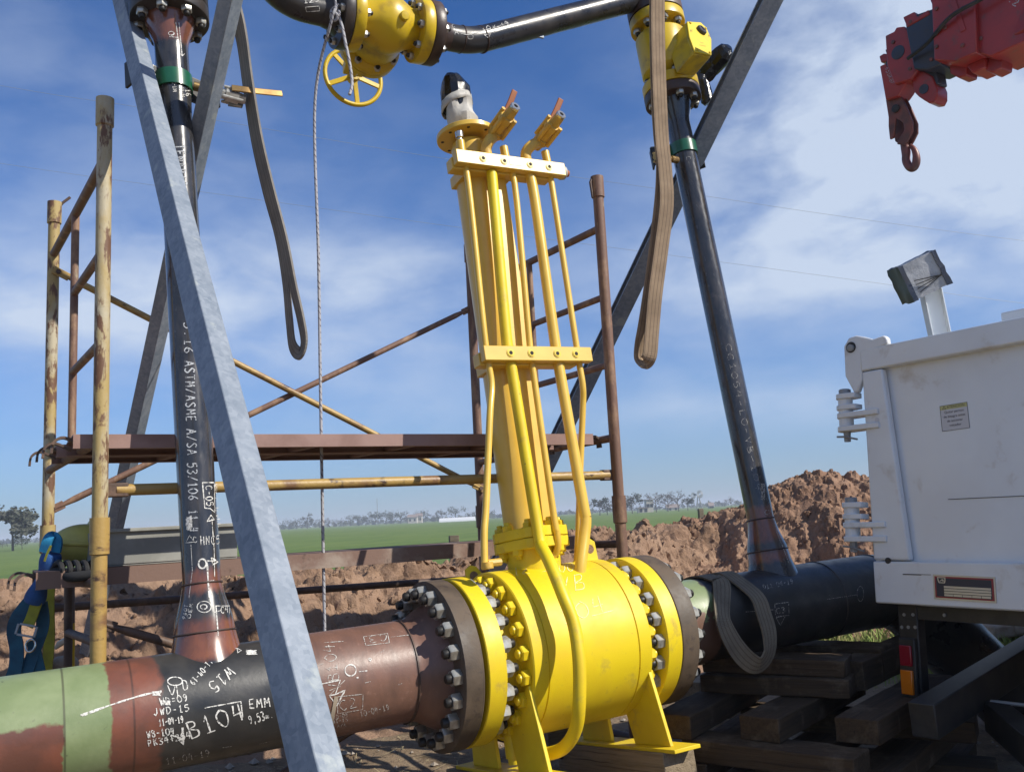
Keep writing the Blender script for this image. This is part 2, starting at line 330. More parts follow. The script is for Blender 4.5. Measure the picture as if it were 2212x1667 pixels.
def main_pipe():
    mt = bpy.data.materials.new('banded_line_pipe_coating'); mt.use_nodes = True; t = NT(mt.node_tree); b = t.n['Principled BSDF']
    an = t.node('ShaderNodeAttribute', attribute_name='loc'); lv = an.outputs['Vector']; sx = t.node('ShaderNodeSeparateXYZ'); t.l.new(lv, sx.inputs[0])
    x = t.math('ADD', sx.outputs[0], t.math('MULTIPLY', t.math('SUBTRACT', t.noise(lv, 14, 6, .6), .5), .07))
    nz = t.noise(lv, 9, 8, .6)
    green = t.mix(t.rng(nz, .4, .65), (.17, .22, .10), (.22, .27, .135)); green = t.mix(t.rng(t.noise(lv, 40, 6, .6), .66, .74), green, (.07, .075, .05))
    rust = t.mix(t.rng(nz, .4, .6), (.185, .065, .04), (.12, .05, .035))
    black = t.mix(t.rng(nz, .42, .68), (.02, .021, .022), (.045, .043, .04)); black = t.mix(t.rng(t.noise(lv, 55, 6, .6), .66, .74), black, (.085, .085, .08))
    brown = t.mix(t.rng(t.noise(lv, 6, 9, .65, .3, (3, 1, 1)), .38, .66), (.19, .098, .068), (.125, .07, .052)); brown = t.mix(t.rng(t.noise(lv, 38, 7, .65), .60, .72), brown, (.24, .135, .10))
    step = lambda a, w=.004: t.rng(x, a - w, a + w)
    c = t.mix(step(-.125), green, rust); c = t.mix(step(.005, .007), c, black); c = t.mix(step(.40, .01), c, brown)
    # flaked patch of primer on the low left side
    pt = t.math('MULTIPLY', t.math('MULTIPLY', t.rng(x, -.235, -.24), t.rng(x, -.62, -.60)), t.rng(t.math('ADD', sx.outputs[2], t.math('MULTIPLY', t.noise(lv, 22, 4), .05)), .0, .008))
    pt = t.math('MULTIPLY', pt, t.rng(t.math('ADD', sx.outputs[2], t.math('MULTIPLY', t.noise(lv, 18, 4), .05)), .145, .135))
    c = t.mix(pt, c, rust)
    for s0 in (-.235, -.065, .765):
        ln = t.math('SUBTRACT', 1, t.rng(t.math('ABSOLUTE', t.math('SUBTRACT', sx.outputs[0], s0)), .0015, .004)); c = t.mix(t.math('MULTIPLY', ln, .6), c, (.03, .02, .015))
    # green epoxy and primer at the far right end
    gr = t.math('MULTIPLY', step(1.88), t.rng(x, 2.03, 2.02)); up = t.rng(t.math('ADD', sx.outputs[2], t.math('MULTIPLY', t.math('SUBTRACT', t.noise(lv, 30, 6), .5), .22)), -.02, -.03)
    c = t.mix(gr, c, t.mix(up, (.15, .085, .06), green)); c = t.mix(step(2.025), c, black)
    t.put(b.inputs['Base Color'], c); t.put(b.inputs['Roughness'], t.rng(t.noise(lv, 20, 6), .3, .7, .30, .48)); b.inputs['Specular IOR Level'].default_value = .55
    bn = t.node('ShaderNodeBump'); bn.inputs[0].default_value = .12; bn.inputs[1].default_value = .004; t.put(bn.inputs['Height'], t.noise(lv, 70, 7, .65)); t.l.new(bn.outputs[0], b.inputs['Normal'])
    return mt
M['main_pipe'] = main_pipe()
def branch(name, bands):
    mt = bpy.data.materials.new(name); mt.use_nodes = True; t = NT(mt.node_tree); b = t.n['Principled BSDF']
    lv = t.node('ShaderNodeAttribute', attribute_name='loc').outputs['Vector']; sx = t.node('ShaderNodeSeparateXYZ'); t.l.new(lv, sx.inputs[0])
    x = t.math('ADD', sx.outputs[0], t.math('MULTIPLY', t.math('SUBTRACT', t.noise(lv, 22, 6, .6), .5), .05)); nz = t.noise(lv, 9, 8, .6)
    rust = t.mix(t.rng(nz, .4, .6), (.20, .075, .04), (.12, .05, .035))
    black = t.mix(t.rng(nz, .42, .68), (.022, .023, .025), (.055, .05, .046)); black = t.mix(t.rng(t.noise(lv, 6, 8, .7, .4), .60, .72), black, (.10, .08, .065)); c = black
    for a, bb in bands: c = t.mix(t.math('MULTIPLY', t.rng(x, a - .012, a + .012), t.rng(x, bb + .012, bb - .012)), c, rust)
    t.put(b.inputs['Base Color'], c); t.put(b.inputs['Roughness'], t.rng(t.noise(lv, 20, 6), .3, .7, .15, .30)); b.inputs['Coat Weight'].default_value = .6; b.inputs['Coat Roughness'].default_value = .07; return mt
M['branch_left'] = branch('riser_coating_left', ((.125, .24), (.325, .388), (2.25, 2.4))); M['branch_right'] = branch('riser_coating_right', ((.27, .42), (.19, .23)))

def wood(name, ca, cb, cc):
    mt = bpy.data.materials.new(name); mt.use_nodes = True; t = NT(mt.node_tree); b = t.n['Principled BSDF']
    lv = t.node('ShaderNodeAttribute', attribute_name='loc').outputs['Vector']; tcn = t.node('ShaderNodeTexCoord').outputs['Object']
    g1 = t.noise(lv, 1.0, 8, .65, .6, (3, 60, 60)); g2 = t.noise(lv, 1.0, 6, .6, .3, (1.2, 170, 170))
    c = t.mix(t.rng(g1, .38, .62), ca, cb); c = t.mix(t.rng(g2, .60, .66), c, cc); c = t.mix(t.math('MULTIPLY', t.rng(t.noise(tcn, 6, 7, .65), .54, .66), .6), c, (.16, .12, .08))
    t.put(b.inputs['Base Color'], c); b.inputs['Roughness'].default_value = .85; b.inputs['Specular IOR Level'].default_value = .3
    bn = t.node('ShaderNodeBump'); bn.inputs[0].default_value = .8; bn.inputs[1].default_value = .006; t.put(bn.inputs['Height'], t.math('ADD', g1, t.math('MULTIPLY', g2, .7))); t.l.new(bn.outputs[0], b.inputs['Normal']); return mt
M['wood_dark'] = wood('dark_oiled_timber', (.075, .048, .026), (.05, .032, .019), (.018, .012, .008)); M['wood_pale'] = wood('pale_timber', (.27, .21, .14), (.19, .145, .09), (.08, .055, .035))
def soil(name, ca, cb, cc, grass=False):
    mt = bpy.data.materials.new(name); mt.use_nodes = True; t = NT(mt.node_tree); b = t.n['Principled BSDF']
    tcn = t.node('ShaderNodeNewGeometry').outputs['Position']
    c = t.mix(t.rng(t.noise(tcn, 1.6, 10, .65), .38, .62), ca, cb); c = t.mix(t.rng(t.noise(tcn, 14, 9, .7), .55, .70), c, cc)
    c = t.mix(t.math('MULTIPLY', t.rng(t.noise(tcn, 3.1, 8, .7, .5), .50, .66), .75), c, tuple(x * .62 for x in cc)); c = t.mix(t.math('MULTIPLY', t.rng(t.noise(tcn, 70, 5, .7), .60, .72), .7), c, tuple(x * .5 for x in cc))  # damp patches, then fine dark specks painting shade into crevices
    if grass:
        sx = t.node('ShaderNodeSeparateXYZ'); t.put(sx.inputs[0], tcn)
        # straw and pebbles on the bare ground
        c = t.mix(t.rng(t.noise(tcn, 46, 5, .7, .6, (1, .35, 1)), .60, .66), c, (.36, .29, .17)); c = t.mix(t.rng(t.noise(tcn, 30, 6, .7), .60, .68), c, (.10, .075, .05))
        q = t.math('ADD', t.math('MULTIPLY', sx.outputs[0], -.479), t.math('MULTIPLY', sx.outputs[1], .867))     # metres away from the camera, square to the pipe
        nq = t.math('ADD', q, t.math('MULTIPLY', t.math('SUBTRACT', t.noise(tcn, .9, 6), .5), 1.6))
        g = t.mix(t.rng(t.noise(tcn, .05, 8, .6), .4, .6), (.118, .17, .045), (.138, .19, .055)); g = t.mix(t.rng(t.noise(tcn, .5, 8, .7, 0, (1, .3, 1)), .45, .7), g, (.085, .14, .04))
        far = t.rng(nq, 6.6, 7.2); east = t.math('MULTIPLY', t.rng(nq, 3.55, 4.4), t.rng(t.math('ADD', sx.outputs[0], t.math('MULTIPLY', t.noise(tcn, 3, 5), .8)), 2.3, 3.0))
        c = t.mix(t.math('MAXIMUM', far, t.math('MULTIPLY', east, t.rng(t.noise(tcn, 2.5, 7, .7), .38, .5))), c, g)
    t.put(b.inputs['Base Color'], c); b.inputs['Roughness'].default_value = .95; b.inputs['Specular IOR Level'].default_value = .15
    bn = t.node('ShaderNodeBump'); bn.inputs[0].default_value = .9; bn.inputs[1].default_value = .02
    t.put(bn.inputs['Height'], t.math('ADD', t.noise(tcn, 45, 8, .7), t.noise(tcn, 12, 6, .6))); t.l.new(bn.outputs[0], b.inputs['Normal']); return mt
M['ground'] = soil('trodden_earth_and_pasture', (.23, .165, .105), (.30, .225, .15), (.17, .12, .075), True)
M['bank'] = soil('dug_brown_clay', (.27, .172, .115), (.34, .225, .152), (.20, .125, .082))
M['heap'] = soil('dug_red_clay', (.25, .15, .10), (.32, .205, .14), (.19, .115, .075))

# ------------------------------------------------------------------ the pipe axis frame: E along, U up, N towards the camera
A0 = V((-1.0903, 2.7154, .588)); E = V((.87301, .48683, .0292)).normalized(); U = V((-.09, .104, .99)); U = (U - E * U.dot(E)).normalized(); N = E.cross(U)
def P(t, u, n=0): return A0 + E * t + U * u + N * n
def hit(x, y, o, nrm):
    d = ray(x, y); return CAM + d * ((o - CAM).dot(nrm) / d.dot(nrm))
def px(x, y, n=0): return hit(x, y, P(0, 0, n), N)               # pixel seen on the plane n metres in front of the pipe axis
def tun(p): q = p - A0; return q.dot(E), q.dot(U), q.dot(N)
def on_cyl(o, ax, R):
    def f(x, y):
        d = ray(x, y); w0 = CAM - o; dp = d - ax * d.dot(ax); wp = w0 - ax * w0.dot(ax)
        a = dp.dot(dp); bq = 2 * dp.dot(wp); c = wp.dot(wp) - R * R; D = max(bq * bq - 4 * a * c, 0)
        p = CAM + d * ((-bq - sqrt(D)) / (2 * a)); r = p - o; r -= ax * r.dot(ax); return p + r.normalized() * .0015, r.normalized()
    return f
# handwriting: strokes on a unit cell, x 0..1, y 0..1
G = {'0': [[(.5, 1), (.1, .75), (.08, .3), (.45, 0), (.88, .25), (.92, .72), (.5, 1)]], '1': [[(.25, .72), (.55, 1), (.5, 0)], [(.2, 0), (.85, .03)]],
 '2': [[(.1, .75), (.45, 1), (.85, .75), (.5, .4), (.05, 0), (.95, .05)]], '3': [[(.1, .95), (.6, 1), (.85, .78), (.4, .55), (.9, .3), (.5, 0), (.05, .08)]],
 '4': [[(.35, 1), (.1, .42), (.9, .48)], [(.75, .95), (.68, 0)]], '5': [[(.85, 1), (.25, .97), (.18, .58), (.6, .62), (.9, .3), (.5, 0), (.08, .08)]],
 '6': [[(.75, 1), (.25, .6), (.1, .25), (.5, 0), (.85, .25), (.5, .5), (.15, .35)]], '8': [[(.5, .52), (.15, .78), (.5, 1), (.82, .78), (.5, .52), (.1, .22), (.5, 0), (.9, .24), (.5, .52)]],
 '9': [[(.85, .75), (.5, 1), (.15, .72), (.5, .48), (.85, .72), (.75, .3), (.4, 0)]], '7': [[(.1, 1), (.9, .97), (.4, 0)]],
 'A': [[(.05, 0), (.5, 1)], [(.5, 1), (.95, 0)], [(.22, .38), (.8, .38)]], 'B': [[(.15, 0), (.15, 1)], [(.15, 1), (.7, .92), (.75, .65), (.2, .54), (.85, .4), (.8, .08), (.15, 0)]],
 'C': [[(.9, .85), (.5, 1), (.1, .65), (.15, .2), (.55, 0), (.92, .15)]], 'D': [[(.15, 0), (.15, 1)], [(.15, 1), (.75, .85), (.9, .5), (.7, .1), (.15, 0)]],
 'E': [[(.85, 1), (.15, .98)], [(.15, .98), (.15, .02)], [(.15, .02), (.88, 0)], [(.15, .52), (.7, .52)]], 'I': [[(.5, 0), (.5, 1)]], 'J': [[(.7, 1), (.7, .25), (.4, 0), (.1, .2)]],
 'K': [[(.15, 0), (.15, 1)], [(.85, 1), (.18, .45)], [(.35, .55), (.9, 0)]], 'L': [[(.2, 1), (.2, 0)], [(.2, 0), (.85, 0)]], 'M': [[(.08, 0), (.15, 1)], [(.15, 1), (.5, .4)], [(.5, .4), (.85, 1)], [(.85, 1), (.93, 0)]],
 'N': [[(.12, 0), (.12, 1)], [(.12, 1), (.85, 0)], [(.85, 0), (.88, 1)]], 'O': [[(.5, 1), (.1, .75), (.08, .3), (.45, 0), (.88, .25), (.92, .72), (.5, 1)]], 'P': [[(.15, 0), (.15, 1)], [(.15, 1), (.8, .9), (.75, .55), (.15, .48)]],
 'R': [[(.15, 0), (.15, 1)], [(.15, 1), (.8, .9), (.75, .58), (.15, .5)], [(.4, .5), (.9, 0)]], 'S': [[(.88, .88), (.5, 1), (.15, .78), (.5, .53), (.88, .25), (.5, 0), (.08, .12)]],
 'T': [[(.05, 1), (.95, 1)], [(.5, 1), (.5, 0)]], 'V': [[(.08, 1), (.5, 0)], [(.5, 0), (.92, 1)]], 'W': [[(.02, 1), (.28, 0)], [(.28, 0), (.5, .7)], [(.5, .7), (.72, 0)], [(.72, 0), (.98, 1)]],
 'G': [[(.9, .85), (.5, 1), (.1, .65), (.15, .2), (.55, 0), (.9, .2)], [(.9, .2), (.9, .48)], [(.9, .48), (.55, .48)]], 'F': [[(.85, 1), (.15, .98)], [(.15, .98), (.15, 0)], [(.15, .52), (.7, .52)]],
 'H': [[(.12, 0), (.12, 1)], [(.88, 0), (.88, 1)], [(.12, .5), (.88, .5)]],
 'm': [[(.05, .5), (.1, .1)], [(.1, .4), (.35, .5), (.45, .1)], [(.48, .4), (.75, .5), (.85, .1)]], '-': [[(.15, .48), (.85, .52)]], '.': [[(.4, .05), (.55, .1)]], ',': [[(.5, .1), (.35, -.2)]], '+': [[(.15, .5), (.85, .5)], [(.5, .15), (.5, .85)]],
 '/': [[(.1, 0), (.9, 1)]], '"': [[(.3, 1), (.25, .75)], [(.65, 1), (.6, .75)]], '#': [[(.3, 0), (.4, 1)], [(.65, 0), (.75, 1)], [(.05, .35), (.95, .35)], [(.05, .68), (.95, .68)]], '=': [[(.15, .35), (.85, .35)], [(.15, .62), (.85, .62)]], ' ': []}
class Ink:
    def __init__(s, surf): s.marks = []; s.surf = surf
    def mark(s, x0, y0, x1, y1, pad=14):
        for k in s.marks:
            if x0 < k[2] + pad and x1 > k[0] - pad and y0 < k[3] + pad and y1 > k[1] - pad:
                k[0], k[1], k[2], k[3] = min(k[0], x0), min(k[1], y0), max(k[2], x1), max(k[3], y1); return k[4]
        s.marks.append([x0, y0, x1, y1, MB()]); return s.marks[-1][4]
    def line(s, pts, w, smooth=False, closed=False, mb=None):
        if mb is None: mb = s.mark(min(p[0] for p in pts), min(p[1] for p in pts), max(p[0] for p in pts), max(p[1] for p in pts))
        pts = [V((*p, 0)) for p in pts]
        if closed: pts.append(pts[0].copy())
        if smooth and len(pts) > 2: pts = catmull(pts, 5)
        dense = [pts[0]]
        for a, b in zip(pts, pts[1:]):
            k = max(1, int((b - a).length / 5))
            dense += [a.lerp(b, (i + 1) / k) for i in range(k)]
        pr = [s.surf(p.x, p.y) for p in dense]; vs = []; L = len(pr)
        for i in range(L):
            t = (pr[min(i + 1, L - 1)][0] - pr[max(i - 1, 0)][0]).normalized(); q = t.cross(pr[i][1]).normalized()
            hw = w * (.75 + .5 * noise.noise(pr[i][0] * 60)); vs += [pr[i][0] - q * hw, pr[i][0] + q * hw]
        mb.add(vs, [(2 * i, 2 * i + 2, 2 * i + 3, 2 * i + 1) for i in range(L - 1)]); return s
    def text(s, txt, x0, y0, x1, y1, h, w=.0016, wob=.06):
        L = sqrt((x1 - x0) ** 2 + (y1 - y0) ** 2); d = ((x1 - x0) / L, (y1 - y0) / L); up = (d[1], -d[0]); cw = L / len(txt); xs = [x0, x1, x0 + up[0] * h, x1 + up[0] * h]; ys = [y0, y1, y0 + up[1] * h, y1 + up[1] * h]; mb = s.mark(min(xs), min(ys), max(xs), max(ys), 3)
        for i, ch in enumerate(txt):
            for st in G.get(ch, []):
                j = [(a + random.uniform(-wob, wob), b + random.uniform(-wob, wob)) for a, b in st]
                s.line([(x0 + d[0] * (i + .12 + a * .76) * cw + up[0] * b * h, y0 + d[1] * (i + .12 + a * .76) * cw + up[1] * b * h) for a, b in j], w, len(st) > 4, False, mb)
        return s
    def ring(s, x, y, rx, ry, w): return s.line([(x + rx * cos(k * pi / 6), y + ry * sin(k * pi / 6)) for k in range(13)], w, True)
    def blob(s, x, y, rx, ry, w, k=26):
        return s.line([(x + rx * sin(i * 2.4) * random.uniform(.6, 1), y + ry * cos(i * 1.7) * random.uniform(.6, 1)) for i in range(k)], w, True)
    def build(s, parent, mat='chalk', name='chalk_writing'):
        for k in s.marks: k[4].build(name, M[mat], parent, flat=True)

# a hexagonal nut on its stud, axis along +E from the face it is tightened on
def nut_mesh(name, mat, R=.027, h=.032, stud=.02, dome=True):
    mb = MB(); X = V((1, 0, 0)); mb.lathe((0, 0, 0), X, [(0, R * .97), (h * .12, R), (h * .85, R), (h, R * .86)], 6)
    o = mb.build(name, M[mat]); me = o.data; bpy.data.objects.remove(o)
    sb = MB(); r = R * .58; sb.lathe((h, 0, 0), X, [(-.001, r), (stud * .7, r), (stud * .95, r * .8), (stud, r * .3)], 14)
    so_ = sb.build('stud_end', M['yellow_bolt' if mat == 'yellow_bolt' else 'stud']); ms_ = so_.data; bpy.data.objects.remove(so_)
    return me, ms_
def rot_to(ax, spin=0.0):
    a, b = frame_of(ax); return Matrix((ax, a, b)).transposed().to_quaternion() @ Matrix.Rotation(spin, 3, 'X').to_quaternion()
def bolt_circle(parent, meshes, c, ax, R, n, ph=0, ref=None, name='nut', spin=None):
    base = V((0, 0, 0)); p = parent
    while p is not None: base += p.location; p = p.parent
    if ref is None: a, b = frame_of(ax)
    else: a = ref; b = ax.cross(ref)
    for k in range(n):
        th = 2 * pi * (k + ph) / n; o = bpy.data.objects.new(name, meshes[0]); COL.objects.link(o); o.parent = parent
        o.location = c + (a * cos(th) + b * sin(th)) * R - base; o.rotation_mode = 'QUATERNION'; o.rotation_quaternion = rot_to(ax, random.uniform(0, 1) if spin is None else spin)
        if meshes[1]:
            s_ = bpy.data.objects.new('stud_end', meshes[1]); COL.objects.link(s_); s_.parent = o
NUT = nut_mesh('nut', 'nut'); ZNUT = nut_mesh('zinc_nut', 'zinc'); YNUT = nut_mesh('cover_nut', 'yellow_bolt', .027, .026, .012)
SNUT = nut_mesh('small_nut', 'zinc', .018, .02, .012); DNUT = nut_mesh('dark_nut', 'nut', .020, .022, .014); DNUT2 = nut_mesh('plated_nut', 'zinc', .016, .018, .01)
YNUT2 = nut_mesh('bonnet_nut', 'yellow_bolt', .02, .02, .012)

exec_parts = []
# ================================================================== SETTING: ground, dug bank, heap
def inout(v, a, b): q = min(max((v - a) / (b - a), 0), 1); return q * q * (3 - 2 * q)
EH = V((E.x, E.y, 0)).normalized(); NH = V((-EH.y, EH.x, 0)) * -1       # horizontal pipe direction and the square of it, towards the camera
if NH.y > 0: NH = -NH
def gz(x, y):
    d = sqrt(x * x + y * y)
    return .05 * noise.fractal(V((x * .8, y * .8, 0)), 1, 2, 4) * (1 if d < 14 else max(0, 1 - (d - 14) / 30)) + (.012 * noise.fractal(V((x * 6, y * 6, 3)), 1, 2, 3) if d < 12 else 0)
def build_ground():
    mb = MB(); rings = [.4 * 1.055 ** i for i in range(86)]; rings = [r for r in rings if r < 38] + [50, 70, 100, 150, 230, 350, 550, 900, 1400, 2000]
    n = 220; vs = [V((0, 0, gz(0, 0)))]
    for r in rings:
        for k in range(n):
            x, y = r * sin(2 * pi * k / n), r * cos(2 * pi * k / n); vs.append(V((x, y, gz(x, y) if r < 44 else 0)))
    fs = [(0, 1 + (k + 1) % n, 1 + k) for k in range(n)]
    for i in range(len(rings) - 1):
        fs += [(1 + i * n + k, 1 + i * n + (k + 1) % n, 1 + (i + 1) * n + (k + 1) % n, 1 + (i + 1) * n + k) for k in range(n)]
    mb.add(vs, fs); o = mb.build('ground', M['ground']); o['kind'] = 'structure'
build_ground()

def clods(p, amp):
    h = .13 * noise.fractal(p * 1.7, 1, 2.1, 3)
    for f, a in ((2.6, .07), (6.3, .055), (14.5, .038), (31, .024)):
        d, q = noise.voronoi(p * f + V((f, 0, 0))); h += a * (.45 + .55 * noise.cell(q[0] * 9.7)) * min(1, (d[1] - d[0]) * 2.4)
    return amp * h
def scatter(mb, pts, rng, nmax):
    for k in range(nmax):
        c = rng.choice(pts); r = rng.choice((.008, .010, .013, .018, .028)) * rng.uniform(.7, 1.3); q = V((rng.uniform(-1, 1), rng.uniform(-1, 1), rng.uniform(-1, 1))).normalized(); a, b = frame_of(q); vs = []
        for z_, rr in ((-1, .35), (-.45, .95), (.4, 1), (1, .4)):
            for j in range(6): th = j * pi / 3 + z_; vs.append(c + V((0, 0, r * .35)) + q * (z_ * r * .8) + (a * cos(th) + b * sin(th)) * (r * rr * rng.uniform(.7, 1.2)))
        mb.add(vs, [(i * 6 + j, i * 6 + (j + 1) % 6, (i + 1) * 6 + (j + 1) % 6, (i + 1) * 6 + j) for i in range(3) for j in range(6)] + [tuple(range(6))[::-1], tuple(range(18, 24))])
def build_bank():
    # a ridge of dug soil running along the far side of the trench, parallel to the pipe
    mb = MB(); nx, ny = 820, 190; vs = []
    for j in range(ny + 1):
        for i in range(nx + 1):
            s = -4.0 + 12.5 * i / nx; f = j / ny; q = 1.35 + 3.3 * f; sh = 1.15 * inout(s, 3.6, 5.2)               # metres along and away from the pipe
            crest = .90 + .10 * noise.noise(V((s * .9, 4, 0))) + .10 * noise.noise(V((s * 2.3, 7, 0))) - .20 * inout(s, .2, -2.2) + .05 * inout(s, 1.5, 3)
            prof = inout(q, 1.55, 3.15) if q < 3.2 else inout(q, 4.6, 3.25)
            h = crest * (prof ** .85) - .03
            base = A0 + EH * s - NH * (q + sh); p = V((base.x, base.y, 0))
            c = clods(V((s, q * 1.25, .3)), 1.0) - .08
            vs.append(V((p.x, p.y, h + c * min(1, prof * 2.5 + .12))) - NH * (.5 * c * prof * (1 if q < 3 else 0)) * -1)
    fs = [(j * (nx + 1) + i, j * (nx + 1) + i + 1, (j + 1) * (nx + 1) + i + 1, (j + 1) * (nx + 1) + i) for j in range(ny) for i in range(nx)]
    mb.add(vs, fs); scatter(mb, [v.copy() for v in vs if v.z > .02], random.Random(3), 1500); o = mb.build('soil_bank', M['bank'], ang=34); o['kind'] = 'structure'
build_bank()
def build_heap():
    mb = MB(); g0 = at(1720, 1280, 8.8); nx, ny = 380, 240; vs = []; c0 = V((g0.x, g0.y, 0)); rgt = V((.942, -.335, 0)); bk = V((.335, .942, 0))
    CR = [(-2.0, 0), (-1.75, .5), (-1.42, .88), (-.95, 1.10), (-.32, 1.22), (-.08, 1.30), (.08, 1.42), (.36, 1.46), (.66, 1.40), (1.4, 1.36), (2.6, .9), (3.4, 0)]
    def crest(x):
        for (a, ha), (b, hb) in zip(CR, CR[1:]):
            if a <= x <= b: return ha + (hb - ha) * (x - a) / (b - a)
        return 0
    for j in range(ny + 1):
        for i in range(nx + 1):
            x = -2.1 + 5.6 * i / nx; y = -1.95 + 3.7 * j / ny
            wob = .12 * noise.noise(V((x * 2, y, 9))); h = crest(x + wob) * (1 - min(1, abs(y) / 1.75) ** 1.25)
            c = clods(V((x * 1.1 + 20, y * 1.1, h * .8)), .8) - .07
            p = c0 + rgt * x + bk * y; vs.append(V((p.x, p.y, h + c * min(1, h * 3) - .05)) - bk * (c * .7 * min(1, h * 1.5)))
    fs = [(j * (nx + 1) + i, j * (nx + 1) + i + 1, (j + 1) * (nx + 1) + i + 1, (j + 1) * (nx + 1) + i) for j in range(ny) for i in range(nx)]
    mb.add(vs, fs); scatter(mb, [v.copy() for v in vs if v.z > .1], random.Random(4), 800); o = mb.build('soil_heap', M['heap'], ang=34, origin=c0)
    tag(o, 'tall heap of lumpy reddish clay behind the dark right-hand riser pipe', 'soil heap')
build_heap()
def build_pebbles():
    mb = MB()
    for k in range(900):
        if k < 620: s, q = random.uniform(-.6, 3.6), random.uniform(-.9, 1.7)
        else: s, q = random.uniform(1.6, 4.2), random.uniform(-1.6, 1.6)
        p = A0 + EH * s - NH * q; z = gz(p.x, p.y); r = random.choice((.006, .009, .012, .018, .03)) * random.uniform(.7, 1.2)
        if r > .02 and random.random() < .5: r *= .6
        c = V((p.x, p.y, z + r * .25)); vs = [c + V((random.uniform(.7, 1.2) * r * x, random.uniform(.7, 1.2) * r * y, random.uniform(.5, .9) * r * zz)) for x, y, zz in ((1, 0, 0), (0, 1, 0), (-1, 0, 0), (0, -1, 0), (0, 0, 1), (0, 0, -1))]
        mb.add(vs, [(0, 1, 4), (1, 2, 4), (2, 3, 4), (3, 0, 4), (1, 0, 5), (2, 1, 5), (3, 2, 5), (0, 3, 5)])
    tag(mb.build('gravel', M['stone'], ang=20), kind='stuff')
    sm = MB()
    for k in range(700):
        s, q = random.uniform(-.6, 3.4), random.uniform(-.9, 1.6); p = A0 + EH * s - NH * q; z = gz(p.x, p.y) + .006; a = random.uniform(0, pi); l = random.uniform(.02, .09); d = V((cos(a), sin(a), random.uniform(-.1, .25))); sd_ = V((-sin(a), cos(a), 0)) * .0022
        c = V((p.x, p.y, z)); sm.add([c - d * l - sd_, c + d * l - sd_, c + d * l + sd_, c - d * l + sd_], [(0, 1, 2, 3)])
    tag(sm.build('straw', material('dry_straw', (.42, .34, .19), (.30, .23, .12), 9, rough=.9), flat=True), kind='stuff')
build_pebbles()
def build_grass():
    mb = MB()
    for k in range(9000):
        s, q = random.uniform(3.6, 10), random.uniform(.9, 3.4); p = A0 + EH * s - NH * q
        if noise.noise(V((p.x * 1.1, p.y * 1.1, 5))) < -.15: continue
        z = gz(p.x, p.y); a = random.uniform(0, 2 * pi); h = random.uniform(.04, .15); d = V((cos(a), sin(a), 0)); l = V((random.uniform(-1, 1), random.uniform(-1, 1), 0)) * h * .7; c = V((p.x, p.y, z))
        mb.add([c - d * .004, c + d * .004, c + l * .5 + V((0, 0, h * .7)) + d * .003, c + l + V((0, 0, h))], [(0, 1, 2, 3)])
    tag(mb.build('grass', material('rough_grass', (.22, .32, .07), (.36, .34, .13), 5, rough=.9), flat=True), kind='stuff')
build_grass()

# ================================================================== MAIN PIPE, LEFT SPOOL
T1, T2, TV = .158, 2.486, 1.335                                       # left riser, right riser, valve spindle along the pipe
RL = [(.10, .12), (.15, .101), (.20, .0905), (.206, .0895), (.25, .084), (.31, .066), (.35, .058), (.36, .0572), (2.24, .0572), (2.27, .060), (2.33, .083), (2.36, .088)]
RR = [(.10, .12), (.15, .103), (.19, .092), (.25, .085), (.31, .067), (.36, .0585), (.38, .0572), (2.29, .0572), (2.32, .060), (2.385, .083), (2.415, .088)]
def prof_at(prof, u):
    for (a, ra), (b, rb) in zip(prof, prof[1:]):
        if a <= u <= b: return ra + (rb - ra) * (u - a) / (b - a)
    return .0572
def riser_surf(t0, prof):
    def f(x, y):
        R = .0572
        for _ in range(4): p, nrm = on_cyl(P(t0, 0), U, R)(x, y); R = prof_at(prof, (p - A0).dot(U))
        return p, nrm
    return f
pipe_surf = on_cyl(A0, E, .162)
spool = thing('pipe_spool', 'line pipe with green, brown and black bands covered in chalk, left of the yellow valve', 'steel pipe', P(0, -.16, 0))
mb = MB(); mb.lathe(A0, E, [(-2.6 + 3.38 * k / 40, .162) for k in range(41)] + [(.80, .164), (.84, .185), (.876, .205)], 72, loc=True, ref=N); mb.build('main_pipe', M['main_pipe'], spool)
mb = MB(); mb.lathe(A0, E, [(.872, .19), (.874, .276), (.877, .280), (.939, .280), (.942, .277), (.942, .12)], 80); fl = mb.build('flange', M['rust_flange'], spool)
mb = MB(); mb.lathe(A0, E, [(.942, .19), (.958, .19)], 48); mb.build('gasket', M['gasket'], spool)
mb = MB(); mb.lathe(P(T1, 0), U, RL, 48, loc=True, ref=N); mb.build('riser', M['branch_left'], spool)
mb = MB(); mb.lathe(P(T1, 0), U, [(2.355, .09), (2.358, .1345), (2.361, .1365), (2.405, .1365), (2.408, .134), (2.408, .06)], 56); mb.build('riser_flange', M['dark_flange'], spool)
for u_, r_ in ((.206, .0895), (.352, .058)):
    mb = MB(); mb.tube([P(T1, u_, 0) + (E * cos(a) + N * sin(a)) * r_ for a in [2 * pi * k / 40 for k in range(40)]], .0035, 6, closed=True); mb.build('weld_seam', M['brown_pipe'], spool)
mb = MB(); mb.tube([P(.77, 0, 0) + (U * cos(a) + N * sin(a)) * .1625 for a in [2 * pi * k / 60 for k in range(60)]], .004, 6, closed=True); mb.build('weld_seam', M['brown_pipe'], spool)
mb = MB(); mb.lathe(P(T1, 0), U, [(2.411, .06), (2.411, .1345), (2.414, .1365), (2.452, .1365), (2.455, .134), (2.455, .06)], 56); mb.build('blind_ring', M['dark_flange'], spool)
bolt_circle(spool, NUT, P(.874, 0), -E, .240, 20, .5, ref=U, spin=.3)
bolt_circle(spool, DNUT, P(T1, 2.358), -U, .108, 8, .5, ref=E)
ink = Ink(pipe_surf)
